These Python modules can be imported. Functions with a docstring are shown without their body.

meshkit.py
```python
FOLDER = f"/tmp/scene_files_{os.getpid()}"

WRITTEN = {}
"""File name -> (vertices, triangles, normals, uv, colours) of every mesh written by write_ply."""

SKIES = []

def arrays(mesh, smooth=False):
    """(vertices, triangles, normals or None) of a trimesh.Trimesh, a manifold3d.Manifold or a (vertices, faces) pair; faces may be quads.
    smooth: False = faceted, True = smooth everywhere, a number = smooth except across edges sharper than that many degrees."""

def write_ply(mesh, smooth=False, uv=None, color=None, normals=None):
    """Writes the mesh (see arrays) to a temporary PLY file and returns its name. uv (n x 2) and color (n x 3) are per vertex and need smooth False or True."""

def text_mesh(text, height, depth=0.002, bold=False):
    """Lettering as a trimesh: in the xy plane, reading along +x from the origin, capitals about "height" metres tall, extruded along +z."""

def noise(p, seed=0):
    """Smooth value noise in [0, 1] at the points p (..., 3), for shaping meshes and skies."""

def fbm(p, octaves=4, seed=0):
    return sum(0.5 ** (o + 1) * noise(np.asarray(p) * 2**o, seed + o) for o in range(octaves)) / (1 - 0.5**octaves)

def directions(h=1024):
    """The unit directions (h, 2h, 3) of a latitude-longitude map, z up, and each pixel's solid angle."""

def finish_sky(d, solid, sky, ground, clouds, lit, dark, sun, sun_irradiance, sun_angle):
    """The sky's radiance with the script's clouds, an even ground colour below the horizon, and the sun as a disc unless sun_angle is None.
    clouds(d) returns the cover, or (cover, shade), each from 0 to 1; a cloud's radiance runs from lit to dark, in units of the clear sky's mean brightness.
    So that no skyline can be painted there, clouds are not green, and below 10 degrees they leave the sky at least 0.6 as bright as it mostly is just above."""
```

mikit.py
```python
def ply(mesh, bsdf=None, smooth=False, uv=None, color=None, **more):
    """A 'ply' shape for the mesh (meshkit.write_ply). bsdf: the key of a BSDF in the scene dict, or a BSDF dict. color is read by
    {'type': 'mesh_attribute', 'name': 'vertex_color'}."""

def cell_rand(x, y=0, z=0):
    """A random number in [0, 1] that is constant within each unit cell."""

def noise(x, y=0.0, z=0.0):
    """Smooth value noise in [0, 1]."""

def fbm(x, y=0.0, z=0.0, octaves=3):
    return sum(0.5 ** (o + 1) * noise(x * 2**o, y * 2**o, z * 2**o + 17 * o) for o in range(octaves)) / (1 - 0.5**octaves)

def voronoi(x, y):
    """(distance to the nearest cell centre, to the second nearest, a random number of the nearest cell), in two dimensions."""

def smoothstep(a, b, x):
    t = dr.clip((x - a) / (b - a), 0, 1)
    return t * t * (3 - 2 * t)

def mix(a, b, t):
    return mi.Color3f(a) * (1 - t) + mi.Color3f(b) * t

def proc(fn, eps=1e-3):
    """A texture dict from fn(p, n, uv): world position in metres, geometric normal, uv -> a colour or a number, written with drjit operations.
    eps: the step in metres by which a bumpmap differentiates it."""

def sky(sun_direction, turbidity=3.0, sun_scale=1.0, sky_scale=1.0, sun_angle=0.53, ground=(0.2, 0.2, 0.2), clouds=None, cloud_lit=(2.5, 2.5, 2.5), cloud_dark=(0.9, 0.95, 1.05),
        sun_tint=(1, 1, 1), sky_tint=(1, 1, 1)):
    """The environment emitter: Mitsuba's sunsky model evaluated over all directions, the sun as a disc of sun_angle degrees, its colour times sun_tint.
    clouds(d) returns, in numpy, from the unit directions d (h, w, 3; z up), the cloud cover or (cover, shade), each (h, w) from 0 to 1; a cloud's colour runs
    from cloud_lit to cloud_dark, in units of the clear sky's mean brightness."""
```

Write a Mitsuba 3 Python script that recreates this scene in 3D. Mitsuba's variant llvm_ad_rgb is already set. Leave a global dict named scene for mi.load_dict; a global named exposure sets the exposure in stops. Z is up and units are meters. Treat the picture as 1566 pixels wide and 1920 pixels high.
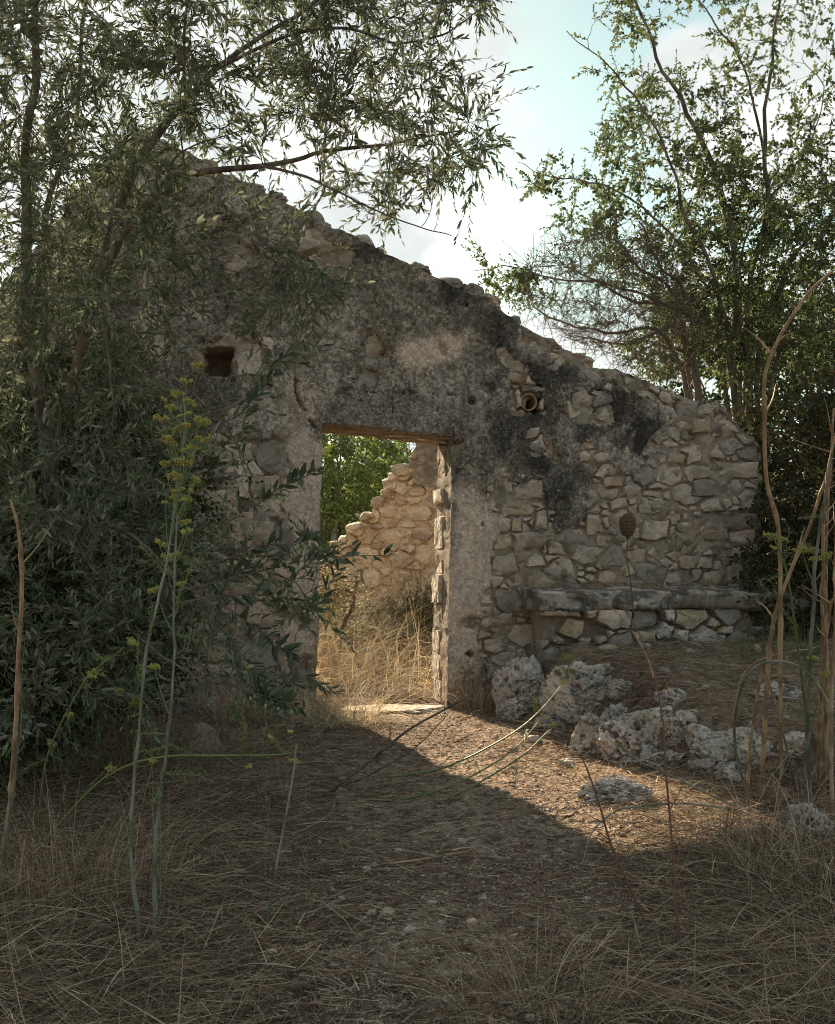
import math, random
import numpy as np, trimesh, shapely, drjit as dr, mitsuba as mi
import mikit, meshkit
from scipy.spatial import cKDTree, Delaunay
from shapely.geometry import Polygon, Point
from shapely.affinity import scale as sh_scale

# ------------------------------------------------------------------ camera, sky, exposure
T = mi.ScalarTransform4f
F, CX, HY, EYE = 1900.0, 783.0, 1050.0, 1.1          # focal length and horizon in pixels of the 1566 x 1920 photograph
scene, labels = {}, {}
scene['camera'] = {'type': 'perspective', 'fov': math.degrees(2*math.atan(783/F)), 'fov_axis': 'x', 'near_clip': 0.05, 'far_clip': 2000.0,
                   'principal_point_offset_y': -(HY-960)/1920.0,
                   'to_world': T().look_at(origin=[0, 0, EYE], target=[0, 1, EYE], up=[0, 0, 1])}
SUN = np.array([-0.392, 1.0, 0.528]); SUN /= np.linalg.norm(SUN)
def cloud_cover(d):
    e = np.maximum(d[..., 2], 0.0) + 0.35
    q = np.stack([d[..., 0]/e*2.1 + 3.1, d[..., 1]/e*2.1 + 1.7, d[..., 2]*1.5], -1)
    n = meshkit.fbm(q*1.7, 6, seed=5) + 0.12*meshkit.fbm(q*9, 3, seed=8) - 0.06
    c = np.clip((n-0.465)/0.085, 0, 1); c = c*c*(3-2*c)
    glow = np.clip((d@SUN-0.95)/0.05, 0, 1)
    return np.clip(0.04 + 0.96*c + glow, 0, 1), np.clip((meshkit.fbm(q*3.3+7, 5, seed=12)-.40)/.22, 0, 1)
scene['sky'] = mikit.sky(SUN.tolist(), turbidity=3.0, clouds=cloud_cover, sky_scale=.35, cloud_lit=(2.05, 2.08, 2.03), cloud_dark=(1.55, 1.66, 1.63),
                         sun_tint=(1.0, 1.02, 1.1), sky_tint=(1.06, 1.03, 0.77))
exposure = 4.42

# ------------------------------------------------------------------ helpers
rng = np.random.default_rng(7)
def at(px, py, d): return np.array([(px-CX)/F*d, d, EYE-(py-HY)/F*d])
def nz(p, s=1.0, o=3, seed=0): return meshkit.fbm(np.asarray(p)*s, o, seed) - 0.5
def sstep(a, b, x):
    t = np.clip((np.asarray(x)-a)/(b-a), 0, 1); return t*t*(3-2*t)
counts = {}
def num(base):
    k = counts.get(base, 0); counts[base] = k+1
    return base if k == 0 else f'{base}_{k:03d}'
def add(key, mesh, bsdf, smooth=False, color=None, **kw):
    key = num(key); scene[key] = mikit.ply(mesh, bsdf, smooth=smooth, color=color, **kw); return key
def lab(key, label=None, cat=None, group=None, kind=None):
    d = labels.setdefault(key, {})
    for k, v in (('label', label), ('category', cat), ('group', group), ('kind', kind)):
        if v: d[k] = v
    return key
def thing(name, label, cat, group=None): return lab(num(name), label, cat, group)
def cat(ms):
    vs, fs, o = [], [], 0
    for v, f in ms:
        vs.append(v); fs.append(np.asarray(f)+o); o += len(v)
    return np.vstack(vs), np.vstack(fs)
def norm(v): return v/np.maximum(np.linalg.norm(v, axis=-1, keepdims=True), 1e-9)
def tube_batch(P, R, sides=5):
    """P (M,N,3) polylines, R (M,N) radii -> one mesh (vertices, triangles)."""
    P = np.asarray(P, float); R = np.asarray(R, float)
    if P.ndim == 2: P, R = P[None], R[None]
    M, N = P.shape[:2]
    t = norm(np.gradient(P, axis=1))
    ref = np.where(np.abs(t[..., 2:3]) < 0.9, [0, 0, 1.0], [1.0, 0, 0])
    ref = np.repeat(ref[:, :1], N, 1)
    a = norm(np.cross(t, ref)); b = np.cross(t, a)
    ang = np.arange(sides)*2*np.pi/sides
    V = P[:, :, None] + R[:, :, None, None]*(np.cos(ang)[:, None]*a[:, :, None] + np.sin(ang)[:, None]*b[:, :, None])
    i, j = np.meshgrid(np.arange(N-1), np.arange(sides), indexing='ij')
    q = np.stack([i*sides+j, i*sides+(j+1) % sides, (i+1)*sides+(j+1) % sides, (i+1)*sides+j], -1).reshape(-1, 4)
    f = np.vstack([q[:, [0, 1, 2]], q[:, [0, 2, 3]]])
    Fc = (f[None] + (np.arange(M)*N*sides)[:, None, None]).reshape(-1, 3)
    return V.reshape(-1, 3), Fc
def resample(pts, n):
    """Smooth (Catmull-Rom) curve through pts with n points."""
    p = np.asarray(pts, float)
    if len(p) < 3:
        return p[0] + (p[-1]-p[0])*np.linspace(0, 1, n)[:, None]
    p = np.vstack([2*p[0]-p[1], p, 2*p[-1]-p[-2]])
    out = []
    for u in np.linspace(0, len(p)-3-1e-6, n):
        i = int(u); t = u-i; a, b, c, d = p[i:i+4]
        out.append(0.5*(2*b+(c-a)*t+(2*a-5*b+4*c-d)*t*t+(3*b-a-3*c+d)*t**3))
    return np.array(out)
def tube(pts, r0, r1, n=24, sides=7, wob=0.0, seed=0):
    p = resample(pts, n)
    if wob: p = p + np.stack([nz(p*6+k*31, 1, 2, seed+k) for k in range(3)], -1)*wob*2*np.linspace(0, 1, n)[:, None]**0.3
    r = r0 + (r1-r0)*np.linspace(0, 1, n)
    return tube_batch(p, r, sides)
def rand_unit(r, n):
    v = r.normal(size=(n, 3)); return norm(v)
LEAF = {'lance': (np.array([0, .35, .35, .75, .75, 1.0]), np.array([0, .5, -.5, .36, -.36, 0]), .06),
        'round': (np.array([0, .38, .38, .78, .78, 1.0]), np.array([0, .5, -.5, .42, -.42, 0]), .10)}
def leaf_batch(pos, dirv, nrm, L, Wd, kind='lance', curl=.12):
    """One folded, slightly curled leaf per row: 6 vertices, 4 triangles."""
    M = len(pos); d = norm(dirv); s = norm(np.cross(d, nrm)); n = np.cross(s, d)
    u, w, fold = LEAF[kind]
    along = u[None, :, None]*d[:, None]*L[:, None, None]
    side = w[None, :, None]*s[:, None]*Wd[:, None, None]
    up = (np.abs(w)[None, :, None]*fold*4*Wd[:, None, None] - (u**2)[None, :, None]*curl*L[:, None, None])*n[:, None]
    V = pos[:, None] + along + side + up
    f = np.array([[0, 2, 1], [1, 2, 4], [1, 4, 3], [3, 4, 5]])
    return V.reshape(-1, 3), (f[None] + (np.arange(M)*6)[:, None, None]).reshape(-1, 3)
def per_leaf_color(r, M, k, cols, var=.18):
    c = np.asarray(cols)[r.integers(0, len(cols), M)]*(1+r.uniform(-var, var, (M, 1)))
    return np.repeat(np.clip(c, 0, 1), k, 0)
def blades(r, base, az, lean, L, Wd, bend, segs=3):
    """Grass blades: ribbons that start at base, lean (0 upright, 1 flat) and bend over along azimuth az."""
    M = len(base); t = np.linspace(0, 1, segs+1)
    th = lean[:, None]*np.pi/2 + bend[:, None]*t[None]
    dz, dh = np.cos(th), np.sin(th)
    step = L[:, None]/segs
    z = np.concatenate([np.zeros((M, 1)), np.cumsum(dz[:, :-1]*step, 1)], 1); h = np.concatenate([np.zeros((M, 1)), np.cumsum(dh[:, :-1]*step, 1)], 1)
    hx, hy = np.cos(az)[:, None], np.sin(az)[:, None]
    C = base[:, None] + np.stack([h*hx, h*hy, z], -1)
    tw = r.uniform(0, np.pi, M); sx = norm(np.stack([-np.sin(az)*np.cos(tw)+np.cos(az)*np.sin(tw)*.4, np.cos(az)*np.cos(tw)+np.sin(az)*np.sin(tw)*.4, np.sin(tw)], -1))
    w = Wd[:, None]*(1-t[None]**2*.85)*.5
    V = np.stack([C-sx[:, None]*w[..., None], C+sx[:, None]*w[..., None]], 2).reshape(M, -1, 3)
    i = np.arange(segs)*2
    f = np.vstack([np.stack([i, i+1, i+3], -1), np.stack([i, i+3, i+2], -1)])
    return V.reshape(-1, 3), (f[None]+(np.arange(M)*(2*segs+2))[:, None, None]).reshape(-1, 3)

# ------------------------------------------------------------------ the gable wall's plane
ANG = math.radians(10.0)
U = np.array([math.cos(ANG), math.sin(ANG), 0.0]); NO = np.array([math.sin(ANG), -math.cos(ANG), 0.0])
P0 = np.array([(848-CX)/F*7.46, 7.46, 0.0])
def W(px, py):
    x = (px-CX)/F; t = (P0@NO)/(x*NO[0]+NO[1]); p = at(px, py, t)
    return np.array([(p-P0)@U, p[2]])
def Wp(pts): return np.array([W(*q) for q in pts])
def WP(s, h, d): return P0 + np.asarray(s)[..., None]*U + np.asarray(d)[..., None]*NO + np.asarray(h)[..., None]*np.array([0, 0, 1.0])

# ------------------------------------------------------------------ terrain
EDGE = np.array([[-9, 9], [3.6, 5.5], [4.15, 3.6], [4.5, 2.35], [4.9, 1.65], [5.4, 1.28], [6.2, 1.05], [6.9, .80], [7.4, .62], [8.0, .75], [9.0, 1.2], [12, 2.5], [40, 5]])
def G0(x, y):
    x, y = np.asarray(x, float), np.asarray(y, float)
    e = np.interp(y, EDGE[:, 0], EDGE[:, 1]); t = sstep(-.12, .38, x-e)
    t = t*sstep(60, 12, y)
    z = t*(.27+.23*sstep(5.0, 7.1, y))
    z = z + .10*sstep(-1.2, -3.0, x)*sstep(2, 5, y) + .05*np.exp(-((x+.3)**2+(y-9.2)**2)/1.5)
    return z + .5*sstep(14, 45, y)
def G(x, y):
    p = np.stack([np.asarray(x, float), np.asarray(y, float), np.zeros_like(np.asarray(x, float))], -1)
    return G0(x, y) + .075*nz(p, 1.3, 3, 3) + .035*nz(p, 6, 3, 9)
def on_ground(px, py):
    lo, hi = 1.2, 40.0
    ds = np.linspace(lo, hi, 4000); z = EYE-(py-HY)/F*ds; g = G((px-CX)/F*ds, ds)
    i = int(np.argmax(z < g)); d = ds[i]
    p = at(px, py, d); p[2] = G(p[0], p[1]); return p
# ------------------------------------------------------------------ materials
def mat(key, color, rough=.85, bump=None, bump_scale=.01, spec=.3, **kw):
    b = {'type': 'principled', 'base_color': color if isinstance(color, dict) else {'type': 'rgb', 'value': list(color)}, 'roughness': rough, 'specular': spec, **kw}
    if bump: b = {'type': 'bumpmap', 'tex': bump, 'scale': bump_scale, 'bsdf': b}
    scene[key] = {'type': 'twosided', 'bsdf': b}
def leafmat(key, trans=.7, rough=.45, spec=.5):
    scene[key] = {'type': 'principledthin', 'base_color': {'type': 'mesh_attribute', 'name': 'vertex_color'}, 'roughness': rough, 'diff_trans': trans, 'eta': 1.45}
VC = {'type': 'mesh_attribute', 'name': 'vertex_color'}
fb, nzd, ss, mix = mikit.fbm, mikit.noise, mikit.smoothstep, mikit.mix
def wall_sh(p):
    s = (p.x-P0[0])*U[0] + (p.y-P0[1])*U[1]; return s, p.z
def blob(s, h, c, r, w):
    dx, dy = (s-c[0])/r[0]+w*1.6, (h-c[1])/r[1]+w*1.6
    return ss(1.25, .35, dr.sqrt(dx*dx+dy*dy))
DARK = [(W(935, 650), (.22, .34)), (W(1000, 705), (.26, .22)), (W(1060, 700), (.2, .12)), (W(965, 800), (.2, .3)), (W(1015, 850), (.22, .2)), (W(1180, 690), (.2, .12)),
        (W(700, 470), (.28, .10)), (W(865, 545), (.35, .12)), (W(1220, 810), (.24, .28)), (W(1100, 780), (.2, .2)), (W(600, 520), (.3, .16)), (W(1150, 760), (.28, .2)), (W(1045, 930), (.16, .24))]
PINK = [(W(885, 1080), (.30, 1.0)), (W(560, 1040), (.24, 1.15)), (W(800, 660), (.26, .14)), (W(570, 850), (.2, .25))]
LINT = (W(725, 770), (.72, .17))
def f_plaster(p, n, uv):
    s, h = wall_sh(p)
    w = fb(s*4, h*4, 3.0, 4)-.5
    w2 = fb(s*17, h*17, 9.0, 3)-.5
    fine = fb(s*85, h*85, p.y*60, 3)
    grain = nzd(s*170, h*170, 5.0)
    c = mix((.215, .192, .163), (.130, .113, .092), ss(.36, .64, fb(s*2.2, h*2.2, 1.0, 4)+.5*w2))
    c = mix(c, (.095, .080, .060), ss(.50, .66, fb(s*7, h*7, 4.0, 4)+.25*w2)*.75)
    pk = mi.Float(0)
    for cc, r in PINK: pk = dr.maximum(pk, blob(s, h, cc, r, w))
    c = mix(c, mix((.32, .255, .205), (.235, .195, .165), fb(s*9, h*5, 2.0, 3)), pk*.9)
    c = mix(c, (.135, .120, .105), blob(s, h, LINT[0], LINT[1], w*.35)*.75)
    dk = mi.Float(0)
    for cc, r in DARK: dk = dr.maximum(dk, blob(s, h, cc, r, w+.5*w2))
    c = mix(c, (.040, .038, .033), dk*ss(.30, .52, fb(s*13, h*13, 6.0, 3)+.25*dk)*.95)
    c = mix(c, (.36, .31, .25), ss(.66, .74, grain*.55+fine*.45)*(.55-.35*dk))
    c = mix(c, (.05, .046, .04), ss(.46, .30, fine)*ss(.30, .6, fb(s*3, h*3, 8.0, 2))*.85*(1-.6*pk))
    sp = fb(s*52, h*52, p.y*40+3, 2)
    st = fb(s*6+w*2.2, h*.9+w*1.5, 12.0, 4)
    c = mix(c, c*.62, ss(.50, .72, st)*(1-pk*.4))
    return mi.Float(1.0+.42*pk)*c*mi.Float((.62+.76*ss(.25, .75, sp))*(1-pk*.5)+pk*.5)*(.8+.4*grain)
def f_mortar(p, n, uv):
    s, h = wall_sh(p)
    a = fb(s*3, h*3, p.y*3, 3); b = fb(s*40, h*40, p.y*40, 3); m = fb(s*11, h*11, p.y*11+5, 3)
    c = mix((.23, .185, .14), (.205, .18, .15), ss(.35, .65, a))
    c = mix(c, (.10, .085, .065), ss(.48, .68, m)*.7)
    return mix(c, (.36, .29, .21), ss(.58, .75, b)*.6)
def f_plbump(p, n, uv):
    return fb(p.x*60, p.z*60, p.y*60, 3)
def f_stbump(p, n, uv):
    return fb(p.x*28, p.z*28, p.y*28, 4)
def stone_tone(c0, c1, c2, lich):
    def f(p, n, uv):
        a = fb(p.x*5, p.y*5, p.z*5, 2); b = fb(p.x*22, p.y*22, p.z*22+3, 3); g = nzd(p.x*120, p.y*120, p.z*120)
        c = mix(c0, c1, ss(.32, .68, a)); c = mix(c, c2, ss(.52, .70, b)*.55)
        k = fb(p.x*9+7, p.y*9, p.z*9, 3)
        c = mix(c, (.075, .068, .055), ss(.55, .70, k)*lich)
        s_, h_ = wall_sh(p)
        dk = mi.Float(0)
        for cc, r in DARK: dk = dr.maximum(dk, blob(s_, h_, cc, r, fb(s_*4, h_*4, 3.0, 3)-.5))
        c = mix(c, (.06, .056, .048), dk*.6*ss(.35, .6, b))
        c = mix(c, mi.Color3f(.19, .16, .13), .4*ss(.42, .62, fb(p.x*14, p.y*14, p.z*14+9, 3)))
        return .98*c*(.66+.68*g)
    return f
mat('plaster_m', mikit.proc(f_plaster), .95, mikit.proc(f_plbump, eps=4e-3), .012, spec=.15)
mat('mortar_m', mikit.proc(f_mortar), .95, mikit.proc(f_plbump, eps=4e-3), .014, spec=.15)
stb = mikit.proc(f_stbump, eps=5e-3)
mat('stone_pink', mikit.proc(stone_tone((.41, .33, .265), (.335, .285, .235), (.24, .20, .16), .45)), .9, stb, .02, spec=.2)
mat('stone_ochre', mikit.proc(stone_tone((.37, .285, .20), (.31, .25, .185), (.23, .18, .13), .3)), .9, stb, .02, spec=.2)
mat('stone_grey', mikit.proc(stone_tone((.255, .23, .20), (.205, .185, .165), (.14, .13, .115), .6)), .9, stb, .02, spec=.2)
mat('stone_pale', mikit.proc(stone_tone((.46, .405, .32), (.41, .35, .27), (.33, .27, .20), .12)), .9, stb, .02, spec=.2)
def f_karst(p, n, uv):
    a = fb(p.x*6, p.y*6, p.z*6, 3); b = fb(p.x*26, p.y*26, p.z*26, 3); o = fb(p.x*5+9, p.y*5, p.z*5, 3)
    c = mix((.40, .35, .31), (.27, .24, .21), ss(.35, .65, a)); c = mix(c, (.08, .07, .06), ss(.54, .68, b)*.85)
    c = mix(c, (.34, .20, .06), ss(.58, .68, o)*.55*ss(.0, .5, n.z))
    return mix(c, (.46, .42, .38), ss(.58, .72, fb(p.x*60, p.y*60, p.z*60, 2))*.5)
mat('karst_m', mikit.proc(f_karst), .92, mikit.proc(lambda p, n, uv: fb(p.x*34, p.y*34, p.z*34, 4), eps=5e-3), .02, spec=.2)
def f_soil(p, n, uv):
    a = fb(p.x*1.7, p.y*1.7, 0.0, 3); b = fb(p.x*22, p.y*22, 2.0, 3); g = fb(p.x*90, p.y*90, 3.0, 2)
    c = mix((.098, .068, .049), (.155, .118, .085), ss(.35, .65, a)); c = mix(c, (.055, .036, .024), ss(.5, .68, b)*.8)
    return mix(c, (.27, .21, .15), ss(.64, .77, g)*.5)
mat('soil_m', mikit.proc(f_soil), .95, mikit.proc(lambda p, n, uv: fb(p.x*45, p.y*45, 1.0, 3), eps=5e-3), .02, spec=.1)
def f_bark(p, n, uv):
    a = fb(p.x*22, p.y*22, p.z*5, 4)
    return mix((.13, .11, .09), (.055, .047, .04), ss(.35, .65, a))
barkb = mikit.proc(lambda p, n, uv: fb(p.x*35, p.y*35, p.z*9, 3), eps=4e-3)
mat('bark_m', mikit.proc(f_bark), .9, barkb, .02, spec=.2)
mat('twig_m', (.085, .07, .055), .8)
mat('dead_twig_m', (.19, .155, .125), .85)
mat('dark_twig_m', (.068, .055, .045), .85)
mat('terracotta_m', mikit.proc(lambda p, n, uv: mix((.30, .19, .13), (.16, .115, .09), fb(p.x*20, p.y*20, p.z*20, 3))), .9)
leafmat('leaf_m', .42, .42)
leafmat('thin_leaf_m', .7, .5)
leafmat('straw_m', .3, .7)
mat('straw_solid_m', VC, .8, spec=.2)
def f_stalk(p, n, uv): return mix((.07, .085, .055), (.175, .18, .155), ss(.3, .7, fb(p.x*30, p.y*30, p.z*9, 3)))
mat('green_stalk_m', mikit.proc(f_stalk), .55)
mat('fresh_stalk_m', (.115, .15, .055), .55)
def f_dry(p, n, uv): return mix((.34, .25, .16), (.17, .115, .075), ss(.3, .7, fb(p.x*25, p.y*25, p.z*9, 3)))
mat('dry_stalk_m', mikit.proc(f_dry), .75)
mat('red_stem_m', (.115, .055, .038), .7)
mat('seed_m', (.075, .05, .03), .9)
mat('umbel_m', (.22, .22, .06), .8)
mat('fruit_m', (.16, .20, .09), .35, spec=.5)
mat('pebble_m', VC, .9)
mat('hill_m', mikit.proc(lambda p, n, uv: mix((.075, .085, .05), (.20, .17, .13), ss(.45, .65, fb(p.x*.25, p.y*.25, p.z*.5, 4)))), .95)

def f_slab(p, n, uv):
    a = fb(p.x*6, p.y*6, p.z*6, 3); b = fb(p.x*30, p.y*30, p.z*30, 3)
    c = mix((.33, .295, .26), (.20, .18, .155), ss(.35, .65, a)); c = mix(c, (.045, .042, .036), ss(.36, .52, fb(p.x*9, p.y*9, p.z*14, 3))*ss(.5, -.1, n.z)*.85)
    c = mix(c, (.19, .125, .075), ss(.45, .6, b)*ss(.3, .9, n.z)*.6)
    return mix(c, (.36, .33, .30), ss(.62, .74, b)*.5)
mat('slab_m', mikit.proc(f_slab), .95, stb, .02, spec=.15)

def f_inner(p, n, uv):
    a = fb(p.x*4, p.y*4, p.z*4, 3); b = fb(p.x*30, p.y*30, p.z*30, 3)
    return mix(mix((.40, .335, .25), (.33, .27, .20), ss(.35, .65, a)), (.22, .175, .125), ss(.5, .68, b)*.7)
mat('inner_m', mikit.proc(f_inner), .95, stb, .02, spec=.15)
# ------------------------------------------------------------------ ground and hills
def axis(lo, a, b, hi, fine, n):
    m = np.arange(a, b+fine/2, fine)
    g = lambda w: w*np.geomspace(1, 1, 1)
    left = a-(np.geomspace(fine, a-lo+fine, n)-fine)[1:][::-1]; right = m[-1]+(np.geomspace(fine, hi-m[-1]+fine, n)-fine)[1:]
    return np.concatenate([left, m, right])
gx, gy = axis(-250, -3.6, 4.4, 250, .024, 45), axis(-30, 1.9, 8.9, 420, .022, 45)
X, Y = np.meshgrid(gx, gy, indexing='ij')
Z = G(X, Y) + .012*nz(np.stack([X, Y, X*0], -1), 30, 2, 21)
i, j = np.meshgrid(np.arange(len(gx)-1), np.arange(len(gy)-1), indexing='ij'); n_ = len(gy)
q = np.stack([i*n_+j, (i+1)*n_+j, (i+1)*n_+j+1, i*n_+j+1], -1).reshape(-1, 4)
add('ground', (np.stack([X, Y, Z], -1).reshape(-1, 3), q), 'soil_m', smooth=True)
lab('ground', 'dry brown soil of the clearing strewn with straw litter', kind='structure')
hx, hy = np.linspace(-110, 110, 150), np.linspace(38, 140, 60)
X, Y = np.meshgrid(hx, hy, indexing='ij')
prof = 9+3.5*nz(np.stack([X/24, X*0, X*0], -1), 1, 3, 4)*2+2.5*sstep(5, 60, X)
Z = -1+prof*sstep(38, 75, Y)*(1+.15*nz(np.stack([X/9, Y/9, X*0], -1), 1, 3, 6)*2)+1.0*nz(np.stack([X, Y, X*0], -1), .35, 3, 2)
i, j = np.meshgrid(np.arange(149), np.arange(59), indexing='ij'); q = np.stack([i*60+j, (i+1)*60+j, (i+1)*60+j+1, i*60+j+1], -1).reshape(-1, 4)
add('hills', (np.stack([X, Y, Z], -1).reshape(-1, 3), q), 'hill_m', smooth=True)
lab('hills', 'low scrub covered rocky hillside behind the ruin', kind='structure')

# ------------------------------------------------------------------ masonry tools
def masonry_slab(poly, thick, step, dfun, to_world, side_amp, seed, keep=None):
    """Front, back and ragged sides of a wall. poly in (s, h). Returns front (V, F, s, h) and rest (V, F)."""
    r = np.random.default_rng(seed)
    ring = np.array(poly.segmentize(step).exterior.coords)[:-1]
    if shapely.is_ccw(poly.exterior) is False: ring = ring[::-1]
    ring = ring+.026*np.stack([nz(np.stack([ring[:, 0]*11, ring[:, 1]*11, ring[:, 0]*0+q], -1), 1, 3, seed+q) for q in (1, 2)], -1)*min(1, step/.017); poly = Polygon(ring)
    x0, y0, x1, y1 = poly.bounds
    gx, gy = np.meshgrid(np.arange(x0, x1, step), np.arange(y0, y1, step)); pts = np.stack([gx.ravel(), gy.ravel()], -1)
    pts += r.uniform(-.28, .28, pts.shape)*step
    pts = pts[shapely.contains_xy(poly.buffer(-step*.6), pts[:, 0], pts[:, 1])]
    P = np.vstack([ring, pts]); tri = Delaunay(P).simplices
    c = P[tri].mean(1); tri = tri[shapely.contains_xy(poly, c[:, 0], c[:, 1])]
    a = P[tri]; flip = np.cross(a[:, 1]-a[:, 0], a[:, 2]-a[:, 0]) < 0; tri[flip] = tri[flip][:, ::-1]
    d = dfun(P[:, 0], P[:, 1])
    front = to_world(P[:, 0], P[:, 1], d)
    K = max(5, int(thick/.05)); m = len(ring); ds = np.linspace(0, 1, K)
    tang = np.roll(ring, -1, 0)-np.roll(ring, 1, 0); nr = norm(np.stack([tang[:, 1], -tang[:, 0]], -1))
    V = []
    for k, t in enumerate(ds):
        dep = d[:m]*(1-t) - thick*t
        off = side_amp*2*nz(np.stack([ring[:, 0]*7, ring[:, 1]*7, np.full(m, t*thick*7)], -1), 1, 3, seed)*(0 if k == 0 else 1)
        V.append(to_world(ring[:, 0]+nr[:, 0]*off, ring[:, 1]+nr[:, 1]*off, dep))
    ii, kk = np.meshgrid(np.arange(m), np.arange(K-1), indexing='ij'); b = (ii+1) % m
    q = np.stack([kk*m+ii, (kk+1)*m+ii, (kk+1)*m+b, kk*m+b], -1).reshape(-1, 4)
    side = (np.vstack(V), np.vstack([q[:, [0, 1, 2]], q[:, [0, 2, 3]]]))
    back = to_world(P[:, 0], P[:, 1], np.full(len(P), -thick)); back[:m] = V[-1]
    return (front, tri, P), cat([side, (back, tri[:, ::-1])])
def rubble(poly, rmin, rmax, aniso, seed, n=9000, power=2.2):
    """Irregular stones that fill poly: polygons in (s, h)."""
    r = np.random.default_rng(seed); x0, y0, x1, y1 = poly.bounds
    c = r.uniform([x0, y0], [x1, y1], (n, 2)); c = c[shapely.contains_xy(poly, c[:, 0], c[:, 1])]
    rad = rmin+(rmax-rmin)*r.uniform(0, 1, len(c))**power; o = np.argsort(-rad+r.normal(0, .02, len(c))); c, rad = c[o], rad[o]
    kept = []; kr = []
    for p, q in zip(c, rad):
        if kept:
            dd = (np.array(kept)-p)/[aniso, 1]; d = np.hypot(dd[:, 0], dd[:, 1])
            if (d < (np.array(kr)+q)*.86).any(): continue
        kept.append(p); kr.append(q)
    kept = np.array(kept)/[aniso, 1]; kr = np.array(kr)
    # each stone: its own rough polygon cut back by the neighbours' weighted bisectors
    tree = cKDTree(kept); out = []
    for p, q in zip(kept, kr):
        cell = shapely.box(p[0]-1.8*q, p[1]-1.8*q, p[0]+1.8*q, p[1]+1.8*q)
        for k in tree.query_ball_point(p, 2.4*q+rmax):
            o = kept[k]
            dv = o-p; L = np.hypot(*dv)
            if L < 1e-6: continue
            e = dv/L; f = L*(.5+.5*(q*q-kr[k]**2)/(L*L)) - .006; sk = .35*math.sin(1e3*(p[0]+o[0])+777*(p[1]+o[1])); e = np.array([e[0]*math.cos(sk)-e[1]*math.sin(sk), e[0]*math.sin(sk)+e[1]*math.cos(sk)]); t = np.array([-e[1], e[0]])
            m = p+dv/L*f; cell = cell.intersection(Polygon([m+t*3, m-t*3, m-t*3-e*6, m+t*3-e*6]))
        if cell.is_empty or cell.area < 6e-4: continue
        out.append(sh_scale(cell, aniso, 1, origin=(0, 0)))
    return out
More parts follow.
